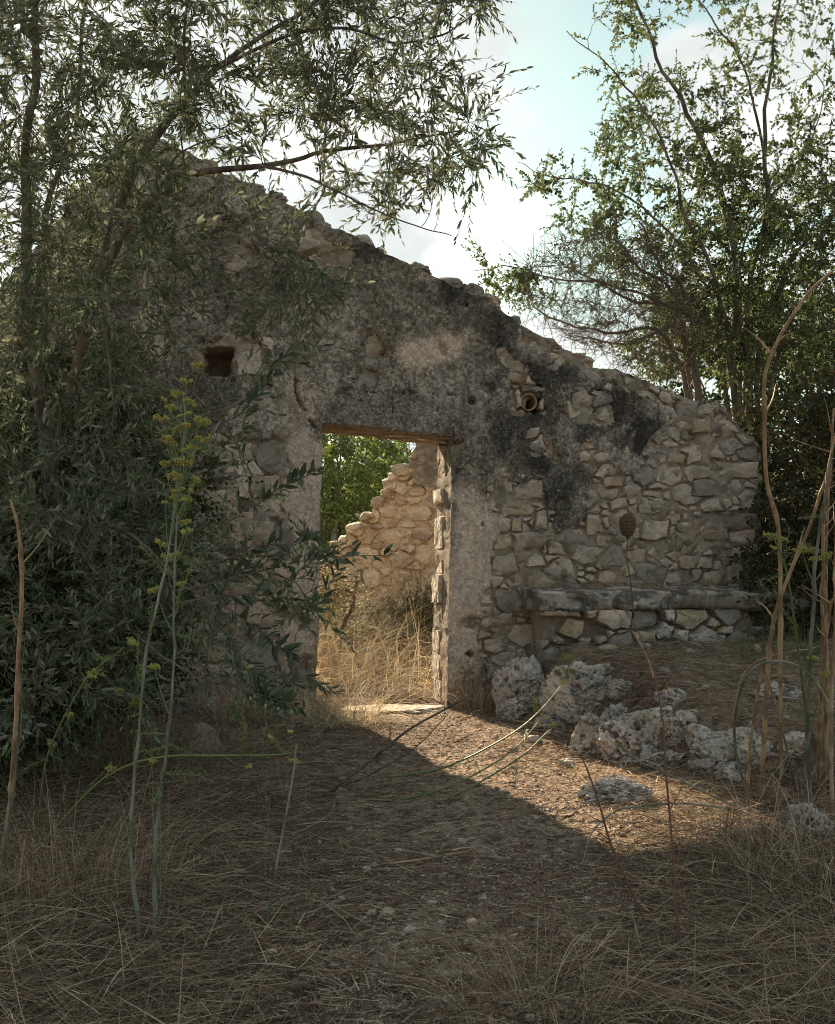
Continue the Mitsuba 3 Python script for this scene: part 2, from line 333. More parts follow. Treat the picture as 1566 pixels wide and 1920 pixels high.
def stone_mesh(poly, h0, h1, r, to_world, m=12, bulge=.5):
    """A rough stone standing proud of the wall: rim sunk in the mortar, worn arris, uneven face."""
    p = poly.buffer(-.005).buffer(.003, join_style='mitre')
    if p.is_empty: return None
    if p.geom_type != 'Polygon': p = max(p.geoms, key=lambda g: g.area)
    if p.area < 3e-4: return None
    sz = math.sqrt(p.area); q_ = p.simplify(.05*sz).segmentize(sz*(.42 if m > 9 else .7))
    ring = np.array(q_.exterior.coords)[:-1]; ring = ring if q_.exterior.is_ccw else ring[::-1]; m = len(ring); c = np.array(p.centroid.coords[0])
    ring = ring+r.normal(0, .05*sz, ring.shape)
    tilt = r.normal(0, .12, 2)
    def lay(f, d): 
        q = c+(ring-c)*f
        return to_world(q[:, 0], q[:, 1], d+((q-c)@tilt)*(d > h0)+r.normal(0, .03*sz*min(1, .3+f), m)*(1 if f < 1 else .3))
    hgt = h1-h0
    V = np.vstack([lay(1.0, h0), lay(.985, h1-.22*hgt), lay(.90, h1-.03*hgt), lay(.5, h1+.05*hgt*bulge), to_world(c[:1], c[1:], np.array([h1+.05*hgt*bulge]))])
    f = []
    for k in range(3):
        for i in range(m):
            j = (i+1) % m; f += [[k*m+i, k*m+j, (k+1)*m+j], [k*m+i, (k+1)*m+j, (k+1)*m+i]]
    f += [[3*m+i, 3*m+(i+1) % m, 4*m] for i in range(m)]
    return V, np.array(f)
def rock_mesh(r, size, sub=3, rough=.25, pits=0.0, freq=1.6, flat=0.0, seed=0, box=2.0):
    m = trimesh.creation.icosphere(subdivisions=sub); v = m.vertices.copy(); o = r.uniform(0, 50, 3)
    v = v/(np.abs(v)**box).sum(1, keepdims=True)**(1/box)
    d = 1+rough*2*nz(v+o, freq, 4, seed)+rough*.9*nz(v+o, freq*3.1, 3, seed+1)
    if pits: d -= pits*sstep(.56, .74, meshkit.fbm((v+o)*freq*3.3, 3, seed+2))+pits*.5*sstep(.56, .72, meshkit.fbm((v+o)*freq*8, 2, seed+3)); d += pits*.45*nz(v+o, freq*13, 2, seed+4)
    # facets: flatten against a few random planes
    for k in range(6):
        a = rand_unit(r, 1)[0]; lim = r.uniform(.72, .95); h = (v*d[:, None])@a
        d = np.where(h > lim, d*(lim+(h-lim)*.25)/np.maximum(h, 1e-6), d)
    v = v*d[:, None]*np.asarray(size)/2
    if flat: v[:, 2] = np.maximum(v[:, 2], -flat*size[2])
    return v, m.faces
def spin(v, a): c, s = math.cos(a), math.sin(a); return v@np.array([[c, s, 0], [-s, c, 0], [0, 0, 1]])

# ------------------------------------------------------------------ the gable wall
top_px = [(1424, 1300), (1424, 838), (1398, 815), (1352, 772), (1345, 752), (1300, 752), (1262, 735), (1212, 716), (1150, 693), (1112, 690), (1104, 672), (1078, 664), (1030, 640), (972, 606), (930, 580), (850, 537), (790, 507), (720, 477), (690, 460),
          (640, 438), (600, 424), (572, 402), (520, 378), (470, 348), (420, 328), (380, 303), (322, 278), (280, 254), (236, 264), (182, 330), (112, 412), (60, 482), (-100, 650), (-330, 860), (-420, 1500)]
door_px = [(588, 1420), (591, 1330), (596, 1200), (599, 1050), (602, 900), (604, 797), (665, 800), (722, 804), (731, 807), (800, 815), (849, 822), (847, 900), (843, 1000), (841, 1100), (839, 1200), (837, 1330), (836, 1420)]
pt, pd = Wp(top_px), Wp(door_px)
pt[0][1] = pt[-1][1] = pd[0][1] = pd[-1][1] = -.45
wall_poly = Polygon(np.vstack([pt, pd[0:0], [pt[-1]], pd]))
wall_poly = Polygon(np.vstack([pd[::-1][:0], pt, pd]))
EXPOSED = [Polygon(Wp(q)) for q in (
    [(925, 905), (1018, 897), (1030, 950), (1042, 1010), (1085, 965), (1100, 905), (1140, 880), (1190, 885), (1232, 820), (1245, 770), (1215, 722), (1300, 752), (1424, 838), (1424, 1300), (905, 1300), (915, 1090)],
    [(375, 905), (545, 890), (525, 950), (545, 1040), (520, 1120), (545, 1180), (520, 1320), (200, 1330), (-400, 1330), (-400, 900), (200, 860)],
    [(395, 825), (525, 830), (520, 880), (400, 890)], [(575, 430), (660, 470), (640, 530), (560, 520)], [(1070, 735), (1135, 730), (1145, 790), (1080, 800)],
    [(995, 812), (1040, 815), (1040, 852), (998, 855)], [(940, 660), (985, 690), (1020, 735), (1015, 770), (965, 770)], [(1095, 830), (1130, 835), (1125, 875), (1095, 870)], [(360, 650), (500, 640), (500, 700), (360, 700)],
    [(972, 606), (1104, 672), (1212, 716), (1205, 735), (1100, 705), (1040, 668), (975, 640)], [(700, 625), (718, 640), (715, 668), (692, 660)], [(812, 640), (840, 645), (838, 672), (812, 668)], [(1060, 680), (1040, 700), (1030, 690), (1040, 675)])]
EXP = shapely.union_all(EXPOSED)
PITS = [(W(410, 680), .095, .09, .30), (W(1001, 760), .052, .062, .22), (W(497, 713), .03, .02, .12), (W(717, 664), .016, .012, .06), (W(880, 1226), .02, .02, .07), (W(872, 572), .012, .012, .05), (W(884, 752), .03, .02, .05), (W(905, 985), .01, .01, .03)]
def wall_mask(s, h):
    w = .12*nz(np.stack([s, h, s*0], -1), 5, 4, 31)*2
    p = shapely.points(s, h); sd = shapely.distance(p, EXP) - shapely.distance(p, EXP.boundary)*shapely.contains_xy(EXP, s, h)
    patch = meshkit.fbm(np.stack([s*3.1, h*3.1, s*0+5], -1), 4, 77)
    return np.minimum(sd + w, (.75-patch)*.5)          # > 0: plaster still on
def wall_depth(s, h):
    m = wall_mask(s, h); p3 = np.stack([s, h, s*0], -1)
    pl = sstep(-.012, .012, m)
    d = pl*(.030+.014*nz(p3, 3, 3, 41)+.008*nz(p3, 14, 3, 42)+.006*nz(p3, 45, 2, 43)) + (1-pl)*(.000+.09*nz(p3, 8, 3, 44)+.05*nz(p3, 28, 3, 45))
    for c, a, b, dep in PITS:
        e = np.maximum(np.abs(s-c[0])/a, np.abs(h-c[1])/b) if dep > .25 else np.hypot((s-c[0])/a, (h-c[1])/b)
        e = e+.15*nz(p3, 12, 2, 46); d = np.where(e < 1, -dep, d)
    a_, b_ = W(600, 739), W(862, 742); lt = a_[1]+(s-a_[0])/(b_[0]-a_[0])*(b_[1]-a_[1])+.012*2*nz(p3, 9, 3, 47)
    for x0, x1, wd in ((688, 701, .004), (716, 722, .006), (737, 779, .007), (806, 813, .004), (841, 857, .006)): d = np.where((np.abs(h-lt-.012+.05*nz(p3, 11, 2, 50)) < wd*(.6+2*np.abs(nz(p3, 22, 2, 48)))) & (s > W(x0, 740)[0]) & (s < W(x1, 742)[0]), -.01, d)
    for q0, q1 in ((W(555, 700), W(552, 735)), (W(552, 735), W(575, 780)), (W(575, 780), W(590, 800))):
        t_ = np.clip(((s-q0[0])*(q1[0]-q0[0])+(h-q0[1])*(q1[1]-q0[1]))/((q1-q0)@(q1-q0)), 0, 1); dd = np.hypot(s-q0[0]-t_*(q1[0]-q0[0])+.02*nz(p3, 12, 2, 49), h-q0[1]-t_*(q1[1]-q0[1])); d = np.where(dd < .008, -.02, d)
    return d
gable = thing('ruined_gable_wall', 'roofless rubble stone gable wall with stained plaster and an open doorway', 'wall')
(fv, ft, fp), rest = masonry_slab(wall_poly, .52, .017, wall_depth, WP, .025, 5)
mk = wall_mask(fp[:, 0], fp[:, 1])[ft].mean(1) > -.006
def sub(v, f):
    u, inv = np.unique(f, return_inverse=True); return v[u], inv.reshape(-1, 3)
add(gable+'__plaster', sub(fv, ft[mk]), 'plaster_m', smooth=True); lab(gable+'__plaster', 'grey brown plaster with black lichen stains')
add(gable+'__core', sub(fv, ft[~mk]), 'mortar_m', smooth=True)
add(gable+'__core', rest, 'mortar_m', smooth=50)
rs = np.random.default_rng(11)
# hand-placed big stones seen in the photograph, then rubble between
BIG = [([(962, 912), (1000, 898), (1019, 897), (1017, 938), (961, 938)], 'stone_pink'), ([(939, 948), (985, 942), (1005, 950), (1000, 966), (938, 968)], 'stone_ochre'), ([(932, 972), (955, 971), (956, 998), (931, 1001)], 'stone_pink'),
       ([(926, 1003), (958, 1001), (958, 1028), (925, 1031)], 'stone_pale'), ([(962, 1000), (1018, 998), (1016, 1030), (962, 1029)], 'stone_pink'), ([(1008, 962), (1024, 955), (1026, 992), (998, 996)], 'stone_pink'),
       ([(960, 972), (977, 970), (976, 996), (958, 997)], 'stone_ochre'), ([(923, 1042), (962, 1038), (972, 1068), (940, 1080), (921, 1075)], 'stone_pink'), ([(988, 1046), (1012, 1032), (1024, 1060), (984, 1064)], 'stone_pink'),
       ([(1071, 740), (1095, 730), (1112, 745), (1105, 765), (1070, 767)], 'stone_pink'), ([(1098, 963), (1125, 966), (1134, 1000), (1100, 1004)], 'stone_ochre'), ([(1203, 975), (1255, 978), (1252, 1010), (1200, 1012)], 'stone_pink'),
       ([(1334, 866), (1420, 868), (1420, 895), (1331, 896)], 'stone_pink'), ([(1297, 900), (1352, 900), (1356, 930), (1298, 932)], 'stone_grey'), ([(1318, 962), (1420, 960), (1420, 990), (1318, 992)], 'stone_grey'),
       ([(1294, 786), (1334, 784), (1334, 812), (1294, 814)], 'stone_ochre'), ([(1320, 860), (1343, 832), (1360, 860)], 'stone_pink'), ([(1252, 850), (1262, 840), (1285, 855), (1280, 868), (1250, 872)], 'stone_ochre'), ([(1238, 830), (1255, 824), (1276, 836), (1248, 840)], 'stone_pale'),
       ([(1140, 942), (1170, 930), (1176, 950), (1142, 957)], 'stone_ochre'), ([(1204, 920), (1240, 919), (1239, 932), (1204, 930)], 'stone_pink'), ([(1125, 1040), (1152, 1020), (1172, 1035), (1165, 1062), (1128, 1062)], 'stone_grey'), ([(1128, 895), (1170, 892), (1168, 912), (1130, 914)], 'stone_ochre'),
       ([(470, 890), (528, 892), (528, 930), (470, 935)], 'stone_pink'), ([(400, 836), (470, 828), (472, 864), (402, 868)], 'stone_pink'), ([(385, 920), (445, 915), (448, 965), (388, 968)], 'stone_pink'), ([(440, 1070), (500, 1064), (505, 1110), (445, 1114)], 'stone_pink'), ([(395, 980), (450, 975), (455, 1030), (398, 1034)], 'stone_ochre'), ([(460, 1130), (530, 1124), (534, 1168), (462, 1172)], 'stone_pink'), ([(380, 1120), (440, 1118), (442, 1170), (382, 1172)], 'stone_pink'),
       ([(440, 1200), (520, 1194), (524, 1250), (444, 1254)], 'stone_grey'), ([(360, 1190), (425, 1186), (428, 1240), (362, 1244)], 'stone_ochre'), ([(452, 980), (520, 976), (518, 1040), (456, 1046)], 'stone_pink'), ([(470, 716), (497, 715), (505, 750), (480, 766), (466, 745)], 'stone_pink'), ([(440, 668), (492, 650), (494, 706), (446, 706)], 'stone_pink'),
       ([(965, 738), (972, 730), (978, 762), (966, 768)], 'stone_pale'), ([(1016, 742), (1022, 748), (1018, 770), (1006, 768)], 'stone_pale'), ([(975, 722), (1022, 728), (1020, 737), (978, 736)], 'stone_grey'), ([(990, 838), (1016, 812), (1025, 845), (1000, 852)], 'stone_pink')]
big_polys = [Polygon(Wp(q)) for q, _ in BIG]
taken = shapely.union_all([b.buffer(.012) for b in big_polys])
body = wall_poly.buffer(-.02)
cells = []
zone_r = EXP.intersection(shapely.box(.05, .2, 4, 4)).buffer(.05).intersection(body).difference(taken)
for g in getattr(zone_r, 'geoms', [zone_r]):
    if g.area > .004: cells += [(c, 0) for c in rubble(g, .022, .088, 1.35, 3+len(cells), n=int(9000*min(1, g.area)+200))]
zone_l = EXP.intersection(shapely.box(-4, -.1, -1.0, 4)).buffer(.05).intersection(body).difference(taken)
for g in getattr(zone_l, 'geoms', [zone_l]):
    if g.area > .004: cells += [(c, 1) for c in rubble(g, .06, .14, 1.3, 3+len(cells), n=int(5000*min(1, g.area)+200))]
cells = [(g, z) for c, z in cells for g in getattr(c.intersection(zone_r if z == 0 else zone_l), 'geoms', [c.intersection(zone_r if z == 0 else zone_l)]) if g.geom_type == 'Polygon' and g.area > 8e-4]
holes = shapely.union_all([shapely.box(c[0]-a*1.05, c[1]-b*1.05, c[0]+a*1.05, c[1]+b*1.05) for c, a, b, dep in PITS if dep > .1])
cells = [c for c in cells if not c[0].intersects(holes)]
cells.sort(key=lambda c: -c[0].area)
sid = gable+'__stone'
for (q, m_), b in zip(BIG, big_polys):
    add(sid, stone_mesh(b, -.04, rs.uniform(.012, .034), rs, WP, 16, .4), m_, smooth=42)
late = []
for k, (c, z) in enumerate(cells):
    sm = stone_mesh(c, -.04, rs.uniform(-.004, .032), rs, WP, 12 if c.area > .004 else 8)
    if sm is None: continue
    if counts[sid] < 296: add(sid, sm, rs.choice(['stone_pink', 'stone_ochre', 'stone_grey', 'stone_pale'], p=[.62, .18, .14, .06]), smooth=42)
    else: late.append(sm)
if late: add(gable+'__rubble_filling', cat(late), 'stone_pink', smooth=42); lab(gable+'__rubble_filling', kind='stuff')
# lintel: two cracked blocks a little proud of the plaster
for k, q in enumerate(([(585, 742), (640, 741), (700, 738), (733, 739), (731, 803), (722, 802), (665, 797), (606, 795)], [(736, 740), (800, 741), (868, 744), (862, 812), (849, 819), (800, 813), (736.5, 806)])):
    lp = Polygon(Wp(q)).segmentize(.02)
    (lv, lf, lq), lrest = masonry_slab(lp, .20, .02, lambda s, h: .040+.010*nz(np.stack([s, h, s*0], -1), 4, 3, 51+k)+.006*nz(np.stack([s, h, s*0], -1), 25, 3, 52), WP, .006, 60+k)
    add(gable+'__lintel', cat([(lv, lf), lrest]), 'plaster_m', smooth=45)
# back lintel stones whose sunlit undersides show below the front ones
for k, q in enumerate(([(596, 770), (724, 775), (722, 801), (665, 798), (600, 796)], [(726, 772), (858, 788), (856, 824), (800, 815), (730, 808)])):
    a = Polygon(Wp(q)); lq = np.array(a.exterior.coords)
    (lv, lf, _), lr = masonry_slab(a, .27, .025, lambda s, h: -.215+.01*nz(np.stack([s, h, s*0], -1), 9, 3, 71), WP, .012, 72+k)
    add(gable+'__lintel', cat([(lv, lf), lr]), 'stone_pale', smooth=45)
# quoins of the right reveal: pale blocks that stick out into the opening and catch the sun
h = .02
while h < 1.95:
    hh = rs.uniform(.06, .26); h1 = min(h+hh, 1.98); d0, d1 = -.19-rs.uniform(0, .06), -.50+rs.uniform(-.05, .02)
    s_in = np.interp((h+h1)/2, [0, 2.0], [-.047, .0]); prot = rs.choice([.0, .008, .016, .036], p=[.35, .3, .2, .15])
    b = trimesh.creation.box((prot+.12, d0-d1, h1-h-.002)); b = b.subdivide().subdivide().subdivide(); v = b.vertices
    v = v*(1-.05*(np.abs(v/b.extents*2)**6).sum(1, keepdims=True)/3); v = v+np.stack([nz(v*9+h*50, 1, 3, 80+k) for k in range(3)], -1)*.034
    add(gable+'__jamb_block', (WP(s_in-prot/2+.06+v[:, 0], (h+h1)/2+v[:, 2], (d0+d1)/2+v[:, 1]), b.faces), rs.choice(['stone_pale', 'stone_pale', 'stone_ochre']), smooth=40)
    h = h1
# loose capping stones along the broken verge
for px, py, w_, h_ in [(1335, 762, 75, 38), (1300, 757, 50, 30), (1262, 738, 40, 22), (1235, 725, 44, 20), (1195, 712, 34, 18), (1168, 700, 40, 20), (1130, 696, 36, 22), (1108, 678, 34, 30), (1078, 664, 44, 26), (1050, 652, 34, 18), (1022, 636, 40, 18), (995, 622, 34, 20), (965, 598, 26, 30), (940, 578, 34, 20), (920, 563, 54, 36), (884, 545, 52, 36), (850, 530, 48, 36), (818, 518, 30, 18), (796, 502, 44, 24), (765, 495, 36, 16), (735, 482, 40, 16), (705, 465, 34, 18), (682, 452, 52, 34), (655, 440, 34, 20), (640, 432, 46, 26), (606, 420, 34, 22), (590, 405, 60, 38), (545, 388, 50, 22), (512, 368, 44, 26), (470, 345, 44, 24), (430, 328, 50, 24), (385, 303, 44, 24), (345, 285, 46, 24), (305, 262, 44, 26), (262, 252, 50, 30), (225, 275, 50, 30), (190, 315, 44, 26), (150, 365, 44, 30), (1375, 795, 44, 26), (1402, 818, 40, 24)]:
    c = W(px, py); sc = 7.5/F
    for dep, k in ((-.10, 1.0), (-.36, .9)):
        v, f = rock_mesh(rs, (w_*sc*.95*k, .24, h_*sc*.92*k), 3, .42, freq=1.5, box=3.0)
        an = rs.uniform(-.5, .1); ca, sa = math.cos(an), math.sin(an); x, z = v[:, 0]*ca-v[:, 2]*sa, v[:, 0]*sa+v[:, 2]*ca
        if c[0] < -3.2: z = -x*.5+z
        add(gable+'__capping_stone', (WP(c[0]+x+rs.uniform(-.03, .03), c[1]+z-.01+rs.uniform(-.02, .015), dep+v[:, 1]), f), rs.choice(['stone_pink', 'stone_grey', 'stone_grey', 'stone_grey']), smooth=32)
# clay drain pipe stub
c = W(990, 755); ang_ = np.linspace(0, 2*np.pi, 21)[:-1]
prof = [(.062, -.20), (.062, .022), (.064, .028), (.058, .030), (.053, .02), (.053, -.20)]
V = np.vstack([WP(c[0]+np.cos(ang_)*a, c[1]+np.sin(ang_)*a, np.full(20, d)) for a, d in prof]); Fq = []
for k in range(5):
    for i in range(20): Fq.append([k*20+i, k*20+(i+1) % 20, (k+1)*20+(i+1) % 20, (k+1)*20+i])
add(gable+'__drain_pipe', (V, np.array(Fq)), 'terracotta_m', smooth=40); lab(gable+'__drain_pipe', 'round mouth of a clay pipe set in the blackened plaster')

# ------------------------------------------------------------------ inner cross wall seen through the doorway
A2 = math.radians(-6); U2 = np.array([math.cos(A2), math.sin(A2), 0]); N2 = np.array([math.sin(A2), -math.cos(A2), 0]); Q0 = np.array([(830-CX)/F*10.9, 10.9, 0.0])
def W2(px, py):
    x = (px-CX)/F; t = (Q0@N2)/(x*N2[0]+N2[1]); p = at(px, py, t); return np.array([(p-Q0)@U2, p[2]])
def WP2(s, h, d): return Q0 + np.asarray(s)[..., None]*U2 + np.asarray(d)[..., None]*N2 + np.asarray(h)[..., None]*np.array([0, 0, 1.0])
ip = [(1010, 760), (900, 790), (846, 800), (805, 806), (792, 818), (786, 832), (776, 845), (770, 872), (750, 882), (736, 890), (722, 905), (716, 930), (702, 940), (698, 962), (682, 975), (672, 985), (652, 992), (648, 1008), (632, 1016), (622, 1032), (600, 1050), (570, 1085), (555, 1140), (550, 1420), (1010, 1420)]
ipol = Polygon([W2(*q) for q in ip])
inner = thing('inner_rubble_wall', 'broken stepped rubble wall of sunny ochre stone seen through the doorway', 'wall')
(iv, it_, iq), irest = masonry_slab(ipol, .5, .03, lambda s, h: -.006+.07*nz(np.stack([s, h, s*0], -1), 8, 3, 90)+.02*nz(np.stack([s, h, s*0], -1), 26, 2, 91), WP2, .04, 9)
add(inner+'__core', cat([(iv, it_), irest]), 'inner_m', smooth=50)
hump = Polygon([W2(*q) for q in [(846, 796), (806, 803), (790, 815), (784, 832), (774, 848), (768, 876), (774, 890), (775, 905), (800, 913), (850, 913), (960, 905), (960, 775)]])
(hv, hf, _), hr = masonry_slab(hump, .1, .03, lambda s, h: .05+.03*nz(np.stack([s, h, s*0], -1), 5, 3, 93), WP2, .01, 94)
add(inner+'__plaster_patch', cat([(hv, hf), hr]), 'stone_grey', smooth=45); lab(inner+'__plaster_patch', 'grey plaster left on the tallest part')
for c in sorted(rubble(ipol.buffer(-.02).difference(hump), .03, .105, 1.35, 17, n=14000, power=1.4), key=lambda c: -c.area)[:290]:
    c = c.intersection(ipol)
    if c.geom_type != 'Polygon' or c.area < 1e-3: continue
    sm = stone_mesh(c, -.05, rs.uniform(.0, .045), rs, WP2, 10, .4)
    if sm: add(inner+'__stone', sm, rs.choice(['stone_pale', 'stone_ochre', 'stone_pink'], p=[.6, .2, .2]), smooth=42)
for px, py, w_, h_ in [(758, 882, 50, 26), (733, 908, 30, 26), (742, 895, 30, 20), (712, 945, 34, 30), (727, 928, 28, 22), (690, 968, 34, 20), (665, 992, 38, 28), (646, 1012, 26, 18), (640, 1030, 40, 24), (628, 1024, 22, 20), (612, 1050, 30, 24), (775, 858, 20, 12)]:
    c = W2(px, py); sc = 10.9/F
    for dep in (-.06, -.33):
        v, f = rock_mesh(rs, (w_*sc*.95, .28, h_*sc*.95), 3, .3, freq=1.4, box=4.5)
        add(inner+'__loose_stone', (WP2(c[0]+v[:, 0], c[1]+v[:, 2], dep+v[:, 1]), f), rs.choice(['stone_pale', 'stone_pale', 'stone_ochre']), smooth=32)

# ------------------------------------------------------------------ stone bench along the wall
bench = thing('stone_bench', 'low stone bench with a long pale slab along the right part of the wall', 'bench')
def BP(s, d, z): return P0+np.asarray(s)[..., None]*U+np.asarray(d)[..., None]*NO+np.asarray(z)[..., None]*np.array([0, 0, 1.])
bs0, bs1 = W(985, 1100)[0], 3.6
nb = 420; ss_ = np.linspace(bs0-.03, bs1, nb)
prof = np.array([(.0, .74), (.0, .905), (.12, .898), (.25, .89), (.36, .882), (.43, .874), (.452, .862), (.458, .835), (.455, .775), (.43, .74), (.2, .74)])
V = []
for k, (d, z) in enumerate(prof):
    p = BP(ss_, np.full(nb, d-.0), np.full(nb, z)); n1 = nz(np.stack([ss_*5, np.full(nb, d*5), np.full(nb, z*16)], -1), 1, 5, 101)+.5*nz(np.stack([ss_*22, np.full(nb, d*20), np.full(nb, z*40)], -1), 1, 3, 103)
    V.append(p+NO*(n1*.16*(d > .3))[:, None]+np.array([0, 0, 1.])*(nz(np.stack([ss_*6, np.full(nb, d*9), ss_*0], -1), 1, 3, 102)*.05)[:, None])
m = len(prof); ii, kk = np.meshgrid(np.arange(nb-1), np.arange(m), indexing='ij'); kb = (kk+1) % m
q = np.stack([kk*nb+ii, kk*nb+ii+1, kb*nb+ii+1, kb*nb+ii], -1).reshape(-1, 4)
caps = [[k*nb, (k+1)*nb, 0] for k in range(1, m-1)]
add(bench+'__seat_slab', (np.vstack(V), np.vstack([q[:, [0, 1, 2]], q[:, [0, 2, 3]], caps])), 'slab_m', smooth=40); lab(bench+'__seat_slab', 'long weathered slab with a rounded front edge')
back = trimesh.creation.box((bs1-bs0-.08, .36, .62)).subdivide().subdivide().subdivide().subdivide(); v = back.vertices
add(bench+'__fill', (BP((bs0+bs1)/2+v[:, 0], .13-v[:, 1]+.03*nz(v, 9, 3, 5), .42+v[:, 2]), back.faces), 'mortar_m', smooth=50)
def BW(s, h, d): return BP(s, .36+np.asarray(d), h)
zone = shapely.box(bs0, .28, bs1, .745)
for c in rubble(zone, .03, .11, 1.35, 23, n=5000):
    c = c.intersection(zone)
    if c.geom_type != 'Polygon' or c.area < 1.2e-3 or rs.uniform() < .12: continue
    sm = stone_mesh(c, -.10, rs.uniform(.02, .12), rs, BW, 10, .6)
    if sm: add(bench+'__stone', sm, rs.choice(['stone_pink', 'stone_ochre', 'stone_grey', 'karst_m'], p=[.2, .2, .35, .25]), smooth=42)
# ------------------------------------------------------------------ rocks and loose stones
rk = np.random.default_rng(31)
def rock(name, label, cat_, px, py, w, h, depth=None, mat_='karst_m', sub=5, sink=.60, pits=.34, rough=.3, rot=None, freq=1.5, group=None, dep=.8):
    p = on_ground(px, py) if depth is None else at(px, py, depth); sc = p[1]/F
    v, f = rock_mesh(rk, (w*sc*1.08, w*sc*dep, h*sc*(1+sink)*1.12), sub, rough*rk.uniform(.8, 1.3), pits*rk.uniform(.6, 1.15), freq*rk.uniform(.75, 1.35), box=rk.uniform(1.8, 3.2), seed=int(px+py))
    h *= .86 if name == 'boulder' else 1; v[:, 2] *= .86 if name == 'boulder' else 1; v = spin(v, rk.uniform(-.3, .3) if rot is None else rot)
    k = num(name); scene[k] = mikit.ply((v+p+np.array([0, w*sc*.3, h*sc*(.5-sink*.55)]), f), mat_, smooth=True)
    lab(k, label, cat_, group); return k
rock('boulder', 'tall pale pitted limestone boulder beside the foot of the doorway jamb', 'boulder', 985, 1336, 118, 96, sub=6, pits=.36)
rock('boulder', 'broad dark pitted boulder behind the little fennel sprout', 'boulder', 1095, 1345, 150, 95, sub=6, pits=.38)
rock('boulder', 'small round white and orange boulder left of the big lichen boulder', 'boulder', 1112, 1418, 76, 74, pits=.32)
rock('boulder', 'largest pale boulder with orange lichen patches at the edge of the sunlit ground', 'boulder', 1212, 1424, 150, 104, sub=6, pits=.34)
rock('boulder', 'flat topped pale boulder just right of the lichen boulder', 'boulder', 1283, 1385, 70, 50, pits=.32)
rock('boulder', 'grey lumpy boulder beside the arching green stems', 'boulder', 1352, 1440, 95, 72, pits=.34)
rock('boulder', 'flat ridged rock breaking through the sunlit straw', 'boulder', 1165, 1510, 150, 48, sub=6, pits=.38, dep=.5)
rock('boulder', 'low pale rock on the terrace under the tall dry stalk', 'boulder', 1462, 1316, 84, 36, pits=.32)
rock('boulder', 'pale rock low at the right edge among dead stems', 'boulder', 1528, 1570, 84, 66, pits=.32)
rock('boulder', 'rounded grey boulder in the dry grass under the olive branches', 'boulder', 350, 1418, 104, 66, mat_='stone_grey', pits=.25)
rock('boulder', 'rough brown boulder inside the doorway by the left jamb', 'boulder', 616, 1246, 40, 44, depth=8.6, mat_='stone_ochre', pits=.3)
rock('boulder', 'grey rubble rock beneath the bundle of dead sticks', 'boulder', 1432, 1425, 70, 52, pits=.32)
rock('boulder', 'white rock near the right edge behind the sticks', 'boulder', 1500, 1410, 60, 40, pits=.32)
for px, py, w, h, l in [(1035, 1372, 60, 26, 'low dark outcrop at the foot of the two tall boulders'), (1160, 1362, 66, 34, 'outcrop wedged behind the round white and orange boulder'), (1245, 1442, 70, 28, 'low outcrop in the straw under the lichen boulder'), (1318, 1398, 50, 34, 'small outcrop between the lichen boulder and the grey lumpy boulder'),
                        (1398, 1398, 60, 30, 'pale outcrop behind the grey lumpy boulder'), (1385, 1462, 70, 26, 'flat outcrop in front of the grey lumpy boulder'), (1170, 1300, 60, 22, 'flat mossy outcrop on the terrace edge above the lichen boulder'), (1265, 1322, 60, 26, 'pale ledge just above the lichen boulder')]:
    rock('outcrop', l, 'outcrop', px, py, w, h, pits=.34, rough=.36, dep=1.0)
v, f = rock_mesh(rk, (.86, .36, .16), 5, .3, .2, 2.2, seed=5); v[:, 2] = np.minimum(v[:, 2], .03+.01*nz(v, 9, 3, 2))
k = num('threshold_stone'); scene[k] = mikit.ply((spin(v, ANG)+P0+U*-.42+NO*.02+np.array([0, 0, .0]), f), 'stone_pink', smooth=40); lab(k, 'worn pale threshold slab lying in the sunlit doorway', 'threshold')
LOOSE = [(868, 1582, 20, 13, 'pale pebble stone in the shade left of the sunlit tip'), (726, 1718, 34, 14, 'flat pale stone on the bare path left of centre'), (770, 1750, 30, 13, 'flat stone right of the flat pale path stone'), (840, 1838, 30, 16, 'chunky stone on the bare path near the bottom edge'),
         (606, 1622, 17, 14, 'round cream stone in the straw left of the path'), (688, 1636, 20, 12, 'small stone by the long straw stalk'), (380, 1738, 50, 15, 'long flat grey stone beside the pale fennel stalks'), (505, 1790, 30, 9, 'thin grey stone sliver near the thin leaning stalk'),
         (598, 1586, 16, 13, 'small cream stone uphill of the round cream one'), (747, 1600, 20, 10, 'stone at the shadow edge left of the sunlight'), (905, 1690, 22, 12, 'stone on the shaded path right of centre'), (845, 1880, 28, 14, 'bottom most stone of the path'),
         (1292, 1228, 26, 14, 'white stone on the terrace in front of the bench'), (1248, 1262, 30, 12, 'flat pale stone on the terrace left of the white one'), (1325, 1290, 18, 10, 'small stone on the terrace below the white one'), (1302, 1340, 26, 12, 'stone behind the lichen boulder'),
         (885, 1735, 24, 14, 'grey stone on the path among crumbs'), (1062, 1440, 40, 22, 'low stone in the sunlight left of the round boulder'), (1000, 1392, 40, 16, 'flat stone at the shadow edge below the tall boulder'), (960, 1408, 24, 12, 'small stone under the bent green stems'),
         (1210, 1218, 34, 16, 'stone lying at the foot of the bench'), (1142, 1225, 44, 22, 'pale lump at the foot of the bench left end'), (1420, 1222, 26, 18, 'stone below the dark end of the bench'), (1470, 1350, 30, 14, 'flat stone behind the bundle of sticks'), (535, 1608, 30, 14, 'half buried stone among dry grass left of centre'), (655, 1560, 18, 12, 'small stone near the dead branch'), (640, 1690, 18, 10, 'small flat stone in the straw left of the path')]
for px, py, w, h, l in LOOSE:
    rock('loose_stone', l, 'stone', px, py, w*.82, h*.7, sub=3, pits=.12, mat_=rk.choice(['stone_pink', 'stone_grey', 'stone_ochre', 'karst_m']), sink=.5, dep=.9)
